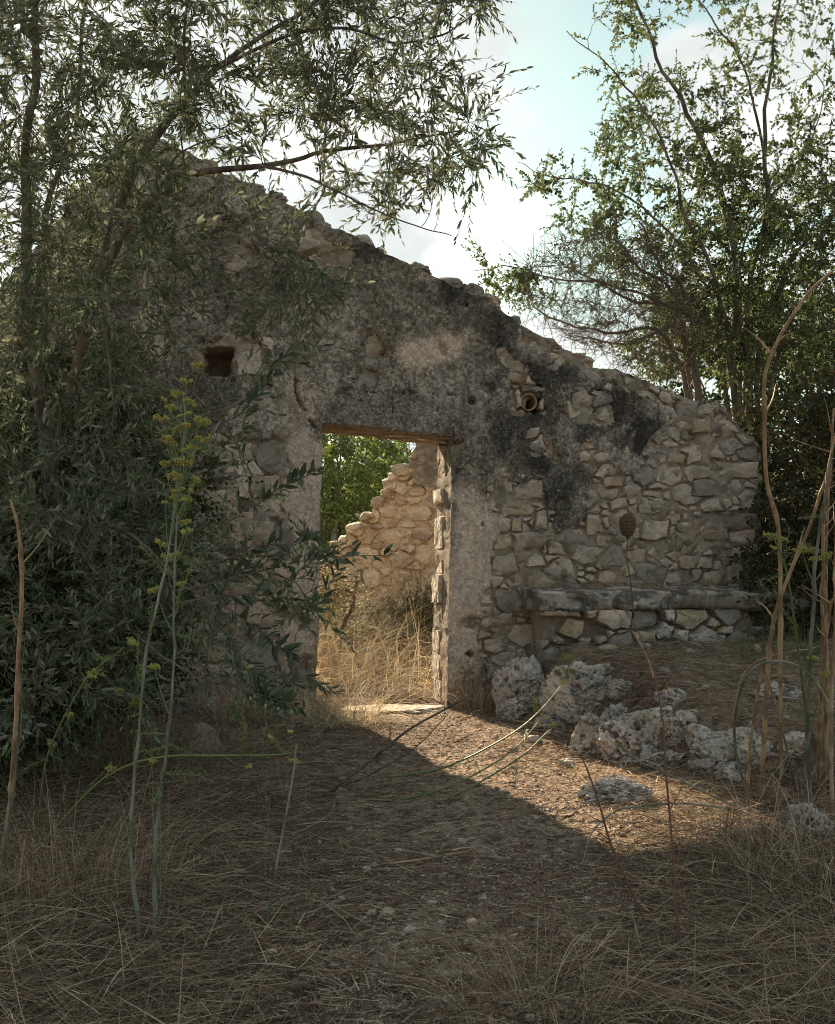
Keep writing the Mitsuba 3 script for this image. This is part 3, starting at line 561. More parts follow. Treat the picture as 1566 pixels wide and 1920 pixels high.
# pebbles
n = 3400; d = 2.2+5.0*rk.uniform(0, 1, n)**1.6; cx = rk.normal(.05, .45, n)+.12*(d-2.2); wide = rk.uniform(size=n) < .45; cx[wide] = rk.uniform(-1, 1, wide.sum())*d[wide]*.45
ico = trimesh.creation.icosphere(subdivisions=1); s = .0035+.009*rk.uniform(0, 1, n)**4
base = np.stack([cx, d, G(cx, d)+s*.25], -1)
V = ico.vertices[None]*(s[:, None, None]*np.array([1.2, .9, .7])*rk.uniform(.7, 1.4, (n, 1, 3)))*(1+rk.uniform(-.22, .22, (n, len(ico.vertices), 1)))+base[:, None]
nv = len(ico.vertices); Fc = (ico.faces[None]+(np.arange(n)*nv)[:, None, None]).reshape(-1, 3)
add('gravel', (V.reshape(-1, 3), Fc), 'pebble_m', color=per_leaf_color(rk, n, nv, [(.20, .155, .115), (.13, .10, .07), (.26, .22, .18), (.09, .066, .048)])); lab('gravel', 'crumbs of stone and soil scattered on the path', 'gravel', kind='stuff')

# ------------------------------------------------------------------ dry grass
gr = np.random.default_rng(41)
STRAW = [(.27, .205, .135), (.18, .13, .083), (.115, .08, .052), (.38, .305, .215), (.075, .053, .037), (.22, .175, .125)]
def path_bare(x, y):   # 1 on the trodden path, 0 beside it
    c = np.interp(y, [1.5, 2.6, 3.6, 5, 7.5], [.03, .06, .25, .35, -.1]); w = np.interp(y, [1.5, 3, 5, 7.5], [.42, .58, .85, .5])
    return np.exp(-((x-c)/w)**2)
def scatter(n, d0, d1, spread=.47, pw=1.7):
    d = d0+(d1-d0)*gr.uniform(0, 1, n)**pw; x = gr.uniform(-1, 1, n)*d*spread; return x, d
def inside_wall(x, y, m=.05):
    q = np.stack([x-P0[0], y-P0[1]], -1); dd = q[:, 0]*NO[0]+q[:, 1]*NO[1]; s = q[:, 0]*U[0]+q[:, 1]*U[1]
    return (dd < m) & (dd > -.6) & ((s < -1.0) | (s > 0)) | ((s > 1.0) & (dd < .5) & (dd > -.6))
def litter(n, d0, d1, L, Wd, lift, lean, bend, keep=None, cols=STRAW, pw=1.7, flow=.9):
    x, y = scatter(n, d0, d1, pw=pw); b = path_bare(x, y)
    ok = ~inside_wall(x, y)
    if keep is not None: ok &= keep(x, y, b)
    x, y = x[ok], y[ok]; m = len(x)
    p0 = np.stack([x, y, G(x, y)+gr.uniform(*lift, m)], -1)
    az = 2*np.pi*meshkit.fbm(np.stack([x, y, x*0], -1)*1.3, 3, 61)*1.6+gr.normal(0, flow, m)+np.pi*(gr.uniform(size=m) < .5)
    V, Fc = blades(gr, p0, az, np.clip(gr.normal(*lean, m), -.2, 1.15), gr.uniform(*L, m)*gr.uniform(.5, 1, m), gr.uniform(*Wd, m), gr.normal(*bend, m))
    return V, Fc, per_leaf_color(gr, m, 8, cols, .3)
parts = [litter(75000, 1.9, 8.0, (.05, .22), (.0016, .0040), (.002, .022), (.97, .08), (0, .25), lambda x, y, b: gr.uniform(size=len(x)) > b*.93),
         litter(17000, 1.9, 8.0, (.15, .45), (.0014, .0034), (.006, .06), (.93, .13), (.2, .5), lambda x, y, b: gr.uniform(size=len(x)) > b*1.5),
         litter(70000, 1.9, 7.6, (.012, .055), (.0016, .0042), (.002, .009), (1.0, .06), (0, .12), cols=[(.37, .31, .23), (.22, .167, .113), (.13, .094, .064), (.43, .365, .275), (.08, .058, .039)])]
parts.append(litter(1300, 1.9, 7.4, (.12, .5), (.0026, .0052), (.004, .04), (.96, .06), (.06, .2), lambda x, y, b: gr.uniform(size=len(x)) > b*.8, cols=[(.30, .24, .165), (.22, .17, .115), (.26, .19, .115)], pw=1.4, flow=2.))
Vs = cat([(a, b) for a, b, _ in parts])
add('straw_litter', Vs, 'straw_m', color=np.vstack([c for _, _, c in parts])); lab('straw_litter', 'fallen dry straw matted over the ground of the clearing', 'dry grass', kind='stuff')
side = lambda x, y, b: (gr.uniform(size=len(x)) > b*1.6) & (meshkit.fbm(np.stack([x*1.1, y*1.1, x*0], -1), 3, 17) > .44) & ~((x > .35) & (x < 2.2) & (y > 3.9) & (y < 6.2) & (gr.uniform(size=len(x)) < .9))
P1 = litter(7000, 1.9, 7.6, (.14, .42), (.0012, .0028), (.0, .01), (.5, .25), (.9, .7), side, pw=1.5, flow=2.5)
add('dry_grass', P1[:2], 'straw_m', color=P1[2]); lab('dry_grass', 'standing tangle of thin dry grass on both sides of the path', 'dry grass', kind='stuff')
def tuft(name, label, catg, px, py, n, rad, L, Wd=(.0012, .003), cols=STRAW, lean=(.2, .14), bend=(.8, .5), depth=None, kind=None, key=None):
    p = on_ground(px, py) if depth is None else np.array([(px-CX)/F*depth, depth, 0])
    a = gr.uniform(0, 2*np.pi, n); r = rad*np.sqrt(gr.uniform(0, 1, n)); x, y = p[0]+r*np.cos(a), p[1]+r*np.sin(a)*.8
    ok = ~inside_wall(x, y, .02); x, y, a = x[ok], y[ok], a[ok]; m = len(x)
    V, Fc = blades(gr, np.stack([x, y, G(x, y)-.01], -1), a+gr.normal(0, .9, m), np.clip(gr.normal(*lean, m), 0, 1), gr.uniform(*L, m), gr.uniform(*Wd, m), gr.normal(*bend, m), 5)
    k = num(name); scene[k] = mikit.ply((V, Fc), 'straw_m', color=per_leaf_color(gr, m, 12, cols, .25)); lab(k, label, catg, kind=kind); return k
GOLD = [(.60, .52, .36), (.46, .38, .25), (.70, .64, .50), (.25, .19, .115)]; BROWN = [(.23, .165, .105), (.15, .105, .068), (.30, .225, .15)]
# tall sunlit grass inside the ruin
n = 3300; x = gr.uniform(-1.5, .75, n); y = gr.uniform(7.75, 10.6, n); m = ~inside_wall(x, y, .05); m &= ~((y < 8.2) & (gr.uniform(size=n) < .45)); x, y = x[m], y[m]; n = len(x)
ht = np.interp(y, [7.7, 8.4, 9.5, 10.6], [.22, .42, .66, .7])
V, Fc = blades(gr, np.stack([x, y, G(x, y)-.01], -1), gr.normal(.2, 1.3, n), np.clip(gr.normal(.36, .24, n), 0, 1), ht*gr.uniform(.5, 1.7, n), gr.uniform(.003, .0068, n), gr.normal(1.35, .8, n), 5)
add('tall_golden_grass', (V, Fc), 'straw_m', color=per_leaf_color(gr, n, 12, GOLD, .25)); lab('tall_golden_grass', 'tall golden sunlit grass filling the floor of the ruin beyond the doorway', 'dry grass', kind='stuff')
tuft('grass_tuft', 'brown dry grass tuft at the foot of the right jamb', 'grass tuft', 900, 1335, 420, .17, (.18, .42), cols=BROWN+GOLD[:1])
tuft('grass_tuft', 'tall brown dry grass against the foot of the left jamb', 'grass tuft', 520, 1360, 1100, .42, (.25, .62), cols=BROWN+GOLD[:2])
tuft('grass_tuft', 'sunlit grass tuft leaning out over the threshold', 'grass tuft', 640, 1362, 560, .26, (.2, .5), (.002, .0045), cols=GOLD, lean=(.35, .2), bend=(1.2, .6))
tuft('grass_tuft', 'dark brown grass tuft left of the grey boulder', 'grass tuft', 260, 1440, 800, .45, (.25, .6), cols=BROWN)
tuft('grass_tuft', 'long pale drooping grass below the arching green stems', 'grass tuft', 1440, 1640, 300, .24, (.3, .6), (.0016, .0038), cols=STRAW, lean=(.35, .22), bend=(1.3, .6))
tuft('grass_tuft', 'pale grass tuft at the right edge below the white rock', 'grass tuft', 1545, 1700, 280, .24, (.3, .6), (.0016, .0038), cols=STRAW, lean=(.35, .22), bend=(1.3, .6))
tuft('grass_tuft', 'long grass tangle at the lower left edge', 'grass tuft', 130, 1700, 600, .34, (.25, .55), cols=BROWN+STRAW, bend=(1.2, .5))
tuft('grass_tuft', 'dark grass clump at the bottom right of the path', 'grass tuft', 1000, 1900, 500, .22, (.14, .34), cols=BROWN+STRAW, bend=(1.2, .5), lean=(.4, .2))
tuft('grass_tuft', 'green herb tuft on the terrace right of the bench', 'herb tuft', 1455, 1235, 500, .3, (.12, .35), cols=[(.06, .085, .035), (.09, .11, .045)])
tuft('grass_tuft', 'dark green herb tuft at the foot of the boulders', 'herb tuft', 1065, 1350, 260, .12, (.08, .26), cols=[(.06, .085, .03), (.10, .12, .045)])
tuft('grass_tuft', 'brown grass growing on top of the bench slab', 'grass tuft', 1150, 1090, 0, .1, (.05, .1)) if 0 else None

n = 1500; x_ = gr.uniform(bs0, 3.4, n); d_ = .46*gr.uniform(0, 1, n)**1.6; q_ = BP(x_, d_, np.interp(d_, [0, .12, .25, .38, .5], [.93, .915, .90, .892, .882]))
V, Fc = blades(gr, q_, gr.uniform(0, 2*np.pi, n), np.clip(gr.normal(.9, .15, n), .2, 1), gr.uniform(.03, .13, n), gr.uniform(.0015, .004, n), gr.normal(.1, .4, n))
add('leaf_litter', (V, Fc), 'straw_m', color=per_leaf_color(gr, n, 8, BROWN, .3)); lab('leaf_litter', 'brown twiggy litter lying on top of the stone bench', 'litter', kind='stuff')
# ------------------------------------------------------------------ trees: skeleton, twigs, leaves
def sample_poly(r, poly, n, d0, d1, dens=None):
    P = Polygon(poly); x0, y0, x1, y1 = P.bounds; out = []
    while len(out) < n:
        q = r.uniform([x0, y0], [x1, y1], (4*n, 2)); q = q[shapely.contains_xy(P, q[:, 0], q[:, 1])]
        if dens is not None: q = q[r.uniform(size=len(q)) < dens(q[:, 0], q[:, 1])]
        out += list(q)
    q = np.array(out[:n]); d = r.uniform(d0, d1, n)
    return np.stack([(q[:, 0]-CX)/F*d, d, EYE-(q[:, 1]-HY)/F*d], -1)
def limb_pts(pts, n): return resample(np.array([at(*p) for p in pts]), n)
class Tree:
    """A plant grown from hand-laid limbs: each target point gets a branch from the nearest wood that exists so far."""
    def __init__(self, key, wood, seed): self.key, self.wood, self.r = key, wood, np.random.default_rng(seed); self.nodes, self.dirs, self.br, self.rad = [], [], [], []
    thick = 1.0
    def limb(self, pts, r0, r1, part='limb', n=30, wob=.03, sides=9, world=False):
        r0, r1 = r0*self.thick, r1*self.thick
        p = resample(np.array(pts), n) if world else limb_pts(pts, n)
        p = p+np.stack([nz(p*4+k*31, 1, 3, k) for k in range(3)], -1)*wob*2*np.linspace(.2, 1, n)[:, None]
        rr = (r0+(r1-r0)*np.linspace(0, 1, n))*(1+.25*nz(p, 9, 2, 3))
        if part == 'trunk': rr[:4] *= np.array([1.5, 1.3, 1.15, 1.05])
        add(f'{self.key}__{part}', tube_batch(p, rr, sides), self.wood, smooth=True)
        self.nodes += list(p); self.dirs += list(norm(np.gradient(p, axis=0))); self.rad += list(rr)
    def grow(self, targets, n=7, wob=.05, lift=.12, rmax=.012, batch=12):
        T0 = np.array(targets); d, _ = cKDTree(np.array(self.nodes)).query(T0); T0 = T0[np.argsort(d)]
        for b0 in range(0, len(T0), batch):
            N = np.array(self.nodes); tree = cKDTree(N); B = T0[b0:b0+batch]; dist, idx = tree.query(B)
            for a, L, i in zip(B, dist, idx):
                p0 = N[i]; c = p0+np.array(self.dirs[i])*L*.35+np.array([0, 0, lift*L])+self.r.normal(0, .12, 3)*L; t = np.linspace(0, 1, n)[:, None]
                p = (1-t)**2*p0+2*t*(1-t)*((c+p0+a)/3+ (c-p0)*.3)+t*t*a + self.r.normal(0, wob*.12, (n, 3))*L*np.sin(np.pi*t)
                r0 = min(.0022+.008*L, self.rad[i]*.8, rmax)
                self.br.append((p, r0)); self.nodes += list(p[1:]); self.dirs += list(norm(np.gradient(p, axis=0))[1:]); self.rad += list(np.linspace(r0, .0018, n)[1:])
    def sprigs(self, per, L, K, leaf, lw, kind, cols, droop=.35, spread=.8, start=.25, trans='leaf_m', part='foliage', trad=.0011, ang=.75, label=None):
        r = self.r; P = np.array([b[0] for b in self.br]); M, N = P.shape[:2]
        bi = np.repeat(np.arange(M), per); t = start+(1-start)*r.uniform(0, 1, len(bi)); t[::per] = 1.0
        x = t*(N-1); i0 = np.minimum(x.astype(int), N-2); fr = (x-i0)[:, None]
        p0 = P[bi, i0]*(1-fr)+P[bi, i0+1]*fr; tan = norm(P[bi, i0+1]-P[bi, i0])
        d = norm(tan*.8+rand_unit(r, len(bi))*spread+np.array([0, 0, .1])); Ls = r.uniform(*L, len(bi)); dr_ = droop*r.uniform(.2, 1.4, len(bi))
        q = lambda tt: p0[:, None]+d[:, None]*(Ls[:, None]*tt)[..., None]-np.array([0, 0, 1.])*(dr_[:, None]*Ls[:, None]*tt**2)[..., None]
        tw = q(np.tile(np.linspace(0, 1, 4), (len(bi), 1)))
        tt = np.tile(np.linspace(.12, 1, K), (len(bi), 1))+r.uniform(-.03, .03, (len(bi), K)); pos = q(tt); dq = norm(q(tt+.05)-pos)
        sd = norm(np.cross(dq, rand_unit(r, len(bi))[:, None])); up = np.cross(dq, sd)
        sg = np.where(np.arange(K) % 2 == 0, 1., -1.)[None, :, None]; ph = (np.arange(K)//2 % 2)[None, :, None]*1.0
        lat = sd*sg*(1-ph*.7)+up*sg*ph*.9
        a = ang*(1-.55*tt)[..., None]+r.normal(0, .15, (len(bi), K, 1))
        ld = norm(dq*np.cos(a)+lat*np.sin(a)+r.normal(0, .14, pos.shape)-np.array([0, 0, .08]))
        nn = norm(np.cross(ld, np.cross(dq, ld))+r.normal(0, .35, pos.shape)+np.array([0, 0, .25]))
        m = pos.shape[0]*K; ll = r.uniform(*leaf, m)*np.clip(1.15-.45*tt.ravel(), .5, 1.1)
        V, Fc = leaf_batch(pos.reshape(-1, 3), ld.reshape(-1, 3), nn.reshape(-1, 3), ll, ll*r.uniform(*lw, m), kind)
        k = add(f'{self.key}__{part}', (V, Fc), trans, color=per_leaf_color(r, m, 6, cols)); lab(k, label, kind='stuff')
        self.tw = tube_batch(tw, np.linspace(trad*1.5, trad*.6, 4)[None].repeat(len(bi), 0), 3)
    def finish(self, wood='twig_m', sides=4, leafy=True):
        P = np.array([b[0] for b in self.br]); R = np.array([np.linspace(b[1], .0014, P.shape[1]) for b in self.br])
        ms = [tube_batch(P, R, sides)]+([self.tw] if leafy else [])
        k = add(f'{self.key}__twigs', cat(ms), wood); lab(k, kind='stuff')

OLIVE = [(.10, .122, .075), (.08, .105, .06), (.13, .148, .10), (.062, .086, .048), (.17, .185, .14)]
ol = Tree(thing('olive_tree', 'large leaning olive tree whose grey green branches hang over the left of the wall', 'tree'), 'bark_m', 51)
ol.thick = .52; b0 = on_ground(105, 1400); b0 = np.array([b0[0]-.1, 5.1, G(b0[0], 5.1)-.05])
ol.limb([b0]+[at(*p) for p in [(88, 1180, 5.1), (98, 960, 5.0), (82, 800, 4.9), (66, 690, 4.8), (52, 560, 4.75), (46, 430, 4.7), (48, 290, 4.65), (62, 120, 4.6), (72, -140, 4.5)]], .085, .026, 'trunk', 50, .03, 11, True)
ol.limb([(62, 640, 4.8), (78, 480, 4.85), (92, 370, 4.9), (140, 250, 4.95), (150, 90, 5.0), (190, -120, 5.0)], .035, .012)
ol.limb([(92, 900, 5.0), (140, 700, 4.7), (190, 500, 4.4), (232, 360, 4.3), (271, 283, 4.3), (312, 232, 4.3), (350, 189, 4.3), (400, 130, 4.3), (470, 75, 4.3), (560, 30, 4.3), (640, -40, 4.3)], .05, .012, n=46)
ol.limb([(180, 540, 4.4), (225, 450, 4.2), (273, 388, 4.1), (306, 362, 4.1), (347, 334, 4.1), (400, 318, 4.1), (460, 313, 4.1), (520, 308, 4.1), (600, 288, 4.1), (700, 276, 4.1), (785, 258, 4.1), (870, 240, 4.1)], .04, .006, n=46)
ol.limb([(400, 130, 4.3), (520, 72, 4.2), (640, 52, 4.1), (760, 84, 4.0), (850, 60, 4.0), (915, 20, 4.0)], .016, .004)
ol.limb([(480, 310, 4.1), (560, 326, 4.0), (620, 352, 3.9), (700, 392, 3.9), (780, 425, 3.9), (850, 445, 3.9)], .012, .003)
ol.limb([(350, 189, 4.3), (345, 120, 4.2), (348, 40, 4.1), (360, -60, 4.0)], .014, .006)
ol.limb([(348, 334, 4.1), (344, 260, 4.0), (340, 180, 3.9), (352, 90, 3.8)], .008, .003)
ol.limb([(306, 362, 4.1), (330, 300, 4.0), (400, 260, 3.9), (480, 235, 3.9)], .009, .003)
ol.limb([(290, 100, 5.0), (200, 40, 4.9), (130, -40, 4.8)], .01, .004)
ol.limb([(215, 420, 4.3), (205, 520, 4.0), (200, 640, 3.8), (215, 780, 3.7)], .02, .005)
ol.limb([(180, 540, 4.4), (240, 620, 3.9), (320, 700, 3.7), (420, 800, 3.6), (470, 900, 3.5)], .016, .004)
ol.limb([(95, 900, 4.95), (170, 960, 4.4), (260, 1010, 4.0), (340, 1100, 3.6), (420, 1085, 3.5)], .018, .005)
ol.limb([(95, 1000, 5.0), (160, 1080, 4.5), (230, 1170, 4.1), (330, 1240, 3.7), (420, 1275, 3.5)], .016, .004)
ol.limb([(66, 690, 4.8), (20, 620, 4.6), (-40, 520, 4.4)], .02, .008)
rr_ = ol.r
thin = lambda x, y: np.clip(1.05-(x-560)/800, .5, 1)
ol.grow(np.vstack([sample_poly(rr_, [(-60, -60), (900, -60), (910, 30), (860, 100), (875, 120), (935, 165), (920, 250), (850, 290), (915, 325), (790, 360), (760, 430), (690, 400), (600, 345), (480, 300), (360, 280), (250, 250), (-60, 420)], 370, 3.7, 5.2, thin), np.array([at(40+dx, 55+dy, 4.0+.1*k) for k, (dx, dy) in enumerate([(0, 0), (-25, 20), (25, -15), (10, 35), (-15, -35), (40, 25)])]),
                   sample_poly(rr_, [(-60, 400), (250, 260), (400, 330), (560, 420), (620, 500), (600, 580), (510, 620), (500, 690), (400, 730), (320, 860), (330, 960), (300, 1000), (-60, 1000)], 300, 3.5, 5.6, lambda x, y: np.clip(1.2-x/620, .3, 1)*(np.hypot(x-405, y-675) > 85)),
                   sample_poly(rr_, [(-60, 950), (330, 950), (400, 1060), (370, 1180), (400, 1270), (330, 1330), (200, 1360), (-60, 1400)], 240, 3.7, 5.7, lambda x, y: np.clip(1.2-x/460, .25, 1)),
                   sample_poly(rr_, [(330, 940), (430, 960), (560, 1020), (640, 1060), (560, 1190), (575, 1320), (440, 1340), (340, 1300)], 20, 3.3, 3.9, lambda x, y: np.clip(1.4-(x-330)/330, .25, 1)), sample_poly(rr_, [(380, 560), (600, 480), (640, 540), (540, 720), (430, 760), (400, 840), (360, 800)], 14, 3.4, 4.0, lambda x, y: 1.0*(np.hypot(x-405, y-675) > 85))]))
ol.sprigs(5, (.10, .27), 15, (.022, .057), (.21, .30), 'lance', OLIVE, droop=.15, label='grey green narrow olive leaves')
ol.finish()
# the near sprays: every leaf its own part
sp = np.random.default_rng(52); fr = trimesh.creation.icosphere(subdivisions=1)
SPRAYS = [[(330, 1110, 3.55), (430, 1085, 3.45), (520, 1062, 3.4), (620, 1048, 3.35), (745, 1042, 3.3)], [(335, 1075, 3.5), (440, 1040, 3.4), (500, 1022, 3.35), (560, 1020, 3.3), (590, 1005, 3.3)], [(335, 1130, 3.5), (450, 1110, 3.4), (540, 1120, 3.35), (600, 1130, 3.3), (640, 1060, 3.3)],
          [(390, 1120, 3.5), (470, 1170, 3.4), (510, 1210, 3.35), (550, 1225, 3.3)], [(420, 1275, 3.5), (470, 1300, 3.4), (520, 1315, 3.35), (575, 1325, 3.3)], [(400, 1000, 3.6), (480, 945, 3.5), (540, 905, 3.45), (600, 880, 3.4)], [(470, 900, 3.5), (450, 820, 3.45), (480, 740, 3.4), (520, 690, 3.4)],
          [(400, 1200, 3.5), (460, 1240, 3.4), (500, 1290, 3.4), (520, 1340, 3.4)]]
for si, s_ in enumerate(SPRAYS):
    p = limb_pts(s_, 26); p += np.stack([nz(p*8+k*31, 1, 2, si+k) for k in range(3)], -1)*.03
    add(ol.key+'__spray_twig', tube_batch(p, np.linspace(.0032, .0011, 26), 5), 'twig_m', smooth=True)
    L_ = np.linalg.norm(np.diff(p, axis=0), axis=1).sum(); nl = int(min(37, L_/.0105))
    for k in range(nl):
        t = .16+.84*(k/max(nl-1, 1))**.8; i = min(int(t*25), 24); x = p[i]; tg = norm(p[i+1]-p[i]); lat = norm(np.cross(tg, rand_unit(sp, 1)[0]))*1.0
        d = norm(tg*sp.uniform(.35, 1)+lat*.8+np.array([0, 0, sp.uniform(-.25, .45)])); ll = sp.uniform(.045, .07)*(1 if t < .9 else .75)
        V, Fc = leaf_batch(x[None], d[None], norm(rand_unit(sp, 1)+np.array([0, 0, .8])), np.array([ll]), np.array([ll*sp.uniform(.26, .34)]), 'lance')
        add(ol.key+'__leaf', (V, Fc), 'leaf_m', color=per_leaf_color(sp, 1, 6, [(.06, .082, .05), (.048, .068, .042), (.085, .105, .07)]))
    for k in range(9):
        x = p[sp.integers(4, 22)]+sp.normal(0, .014, 3)-np.array([0, 0, .022]); add(ol.key+'__fruit', (fr.vertices*np.array([.0055, .0055, .0078])*sp.uniform(.85, 1.15)+x, fr.faces), 'fruit_m', smooth=True)

# ------------------------------------------------------------------ the leafy tree behind the wall on the right
GREEN = [(.078, .105, .046), (.058, .085, .038), (.11, .13, .062), (.045, .066, .03)]
rt = Tree(thing('leafy_tree', 'many stemmed small leaved tree rising behind the right end of the wall', 'tree'), 'bark_m', 61)
rb = np.array([(1392-CX)/F*9.8, 9.8, .1])
def stem(pts, r0, r1, part='stem', n=36, base=True): r0, r1 = r0*.62, r1*.6; rt.limb(([rb+rt.r.normal(0, .08, 3)*[1, 1, 0]] if base else [])+[at(*p) for p in pts], r0, r1, part, n, .06, 8, True)
stem([(1385, 760, 9.8), (1384, 640, 9.8), (1382, 500, 9.7), (1358, 380, 9.7), (1323, 280, 9.6), (1285, 205, 9.6), (1253, 145, 9.5), (1213, 50, 9.5), (1175, -40, 9.4)], .075, .016, 'trunk')
stem([(1405, 760, 9.8), (1400, 640, 9.8), (1408, 520, 9.9), (1440, 390, 9.9), (1433, 260, 9.9), (1448, 110, 9.9), (1470, -60, 9.9)], .07, .018)
stem([(1433, 290, 9.9), (1413, 190, 9.8), (1403, 140, 9.8), (1368, 85, 9.7), (1328, 30, 9.7), (1305, -30, 9.7)], .022, .01, base=False)
stem([(1375, 700, 9.6), (1350, 560, 9.4), (1325, 480, 9.3), (1283, 400, 9.2), (1258, 310, 9.2), (1213, 215, 9.2), (1150, 130, 9.1), (1060, 60, 9.1)], .045, .006)
stem([(1420, 720, 9.8), (1440, 600, 9.9), (1478, 500, 10), (1530, 430, 10.1), (1570, 390, 10.2)], .05, .02)
stem([(1370, 690, 9.5), (1300, 600, 9.2), (1220, 560, 9.0), (1130, 530, 8.9), (1050, 525, 8.8), (960, 500, 8.7), (885, 508, 8.7)], .035, .004)
stem([(1360, 720, 9.5), (1290, 660, 9.1), (1220, 650, 8.9), (1170, 690, 8.7)], .035, .01)
stem([(1340, 560, 9.4), (1250, 430, 9.2), (1130, 345, 9.0), (1040, 335, 8.9), (972, 303, 8.9)], .022, .004, base=False)
stem([(1450, 700, 9.6), (1500, 640, 9.4), (1570, 600, 9.2)], .04, .015)
stem([(1382, 500, 9.7), (1420, 400, 9.5), (1500, 300, 9.4), (1545, 180, 9.3), (1510, 110, 9.3)], .018, .005, base=False)
rg = rt.r
rt.grow(np.vstack([sample_poly(rg, [(1045, 60), (1110, 80), (1170, -60), (1600, -60), (1600, 560), (1500, 700), (1400, 720), (1280, 640), (1180, 560), (1120, 500), (1050, 420), (990, 355), (1000, 300), (1080, 280), (1140, 220), (1085, 120)], 560, 8.8, 11.2, lambda x, y: np.clip(.35+.65*sstep(60, 420, y)-.3*(x < 1150), .2, 1)),
                   sample_poly(rg, [(875, 490), (960, 470), (1010, 520), (1010, 570), (900, 530)], 12, 8.5, 8.9), sample_poly(rg, [(1250, 350), (1450, 300), (1600, 350), (1600, 700), (1400, 740), (1250, 620)], 300, 9.2, 11.5)]), wob=.2)
rt.sprigs(5, (.11, .28), 11, (.028, .053), (.5, .64), 'round', GREEN, droop=.1, trans='thin_leaf_m', trad=.0022, ang=1.0, label='small rounded yellow green leaves')
rt.finish(sides=3)
# bare shrub: reddish leafless twigs in front of the tree
bs = Tree(thing('bare_shrub', 'tangle of bare reddish twigs above the low end of the wall', 'shrub'), 'dark_twig_m', 63); r_ = bs.r
b1 = np.array([(1330-CX)/F*9.0, 9.0, .2])
for e in [[(1290, 640, 9.0), (1180, 560, 8.9), (1060, 500, 8.8)], [(1280, 620, 9.0), (1200, 500, 8.9), (1120, 430, 8.8)], [(1300, 620, 9.0), (1240, 500, 8.9), (1200, 420, 8.9)], [(1270, 670, 9.0), (1130, 620, 8.8), (1000, 580, 8.7)], [(1300, 660, 9), (1180, 640, 8.8), (1080, 640, 8.7)]]:
    bs.limb([b1]+[at(*p) for p in e], .025, .006, 'stem', 24, .08, 6, True)
bs.grow(sample_poly(r_, [(940, 560), (1000, 490), (1060, 430), (1180, 410), (1290, 480), (1330, 640), (1260, 720), (1180, 690), (1080, 640), (1000, 600)], 430, 8.5, 9.6), wob=.5, n=8, rmax=.010)
bs.sprigs(5, (.12, .34), 2, (.02, .03), (.4, .6), 'round', GREEN, droop=0.0, spread=1.1, trans='thin_leaf_m', trad=.0022, label='a few last leaves')
bs.finish('dark_twig_m', 3)
# thicket at the end of the wall
th = Tree(thing('bramble_thicket', 'dense dark bramble thicket against the right end of the wall', 'thicket'), 'dark_twig_m', 64); r_ = th.r
for k in range(16):
    x0, y0 = r_.uniform(2.65, 3.9), r_.uniform(7.2, 9.0); a = r_.uniform(-.6, .6, 2)
    th.limb([(x0, y0, .3), (x0+a[0]*.4, y0+a[1]*.3, 1.0), (x0+a[0]*1.1, y0+a[1], 1.7+r_.uniform(0, .9)), (x0+a[0]*2.0, y0+a[1]*1.4, 1.5+r_.uniform(0, .6))], .014, .004, 'stem', 20, .12, 5, True)
n = 900; t3 = np.stack([r_.uniform(2.6, 4.4, n), r_.uniform(7.0, 9.2, n), .4+2.1*r_.uniform(0, 1, n)**.9], -1); t3 = t3[t3[:, 0] > 2.55+.25*np.abs(t3[:, 2]-1.4)]
m_ = 110; t3 = np.vstack([t3, np.stack([r_.uniform(2.42, 3.4, m_), r_.uniform(7.2, 7.72, m_), .55+1.0*r_.uniform(0, 1, m_)], -1)])
th.grow(t3, wob=.5, n=8, rmax=.005)
th.sprigs(6, (.12, .35), 8, (.03, .055), (.45, .6), 'round', [(.035, .045, .018), (.03, .038, .016), (.055, .042, .025)], droop=.3, spread=1.1, trad=.0012, label='small dull leaves and dry twig ends')
th.finish('dark_twig_m', 3)
# shrubs and trees behind
def bush(name, label, catg, x, y, w, h, n, per, leaf, cols, seed, trunk=.05, z0=.25, K=10, lw=(.42, .58), dz=.8):
    t = Tree(thing(name, label, catg), 'bark_m', seed); r = t.r; g = float(G(x, y))
    for k in range(4):
        a = r.uniform(0, 2*np.pi); e = np.array([math.cos(a), math.sin(a)*dz])*w*.33
        t.limb([(x, y, g-.1), (x+e[0]*.3, y+e[1]*.3, g+h*.3), (x+e[0]*.8, y+e[1]*.8, g+h*.62), (x+e[0], y+e[1], g+h*.9)], trunk*h/3, .01, 'trunk' if k == 0 else 'limb', 16, .08, 6, True)
    u = rand_unit(r, n)*(r.uniform(.25, 1, (n, 1))**.45); lump = 1+.5*nz(u*1.6+seed, 1, 2, seed)
    t3 = np.stack([x+u[:, 0]*w/2*lump, y+u[:, 1]*w/2*dz*lump, g+h*(z0+(1-z0)*(.5+.5*u[:, 2]*lump))], -1)
    t.grow(t3, wob=.2, rmax=.02); t.sprigs(per, (.16, .4), K, leaf, lw, 'round', cols, droop=.15, trans='thin_leaf_m', trad=.0018, label='dense green leaves'); t.finish(sides=3)
SUNNY = [(.17, .23, .07), (.13, .185, .055), (.22, .27, .09)]
bush('background_tree', 'bright green bushy tree in the left of the doorway view', 'tree', -1.35, 17.3, 2.7, 3.75, 300, 7, (.05, .085), SUNNY, 71)
bush('background_tree', 'taller dark green tree deeper behind the doorway', 'tree', -2.3, 22, 4.2, 5.6, 260, 6, (.09, .13), GREEN, 72)
bush('background_tree', 'grey green tree over the stepped inner wall', 'tree', .2, 20.5, 3.4, 4.0, 240, 6, (.06, .09), SUNNY+OLIVE[:1], 73)
bush('background_tree', 'olive green tree far left behind the gable', 'tree', -5.2, 14.5, 3.2, 3.6, 220, 6, (.06, .09), GREEN, 74)
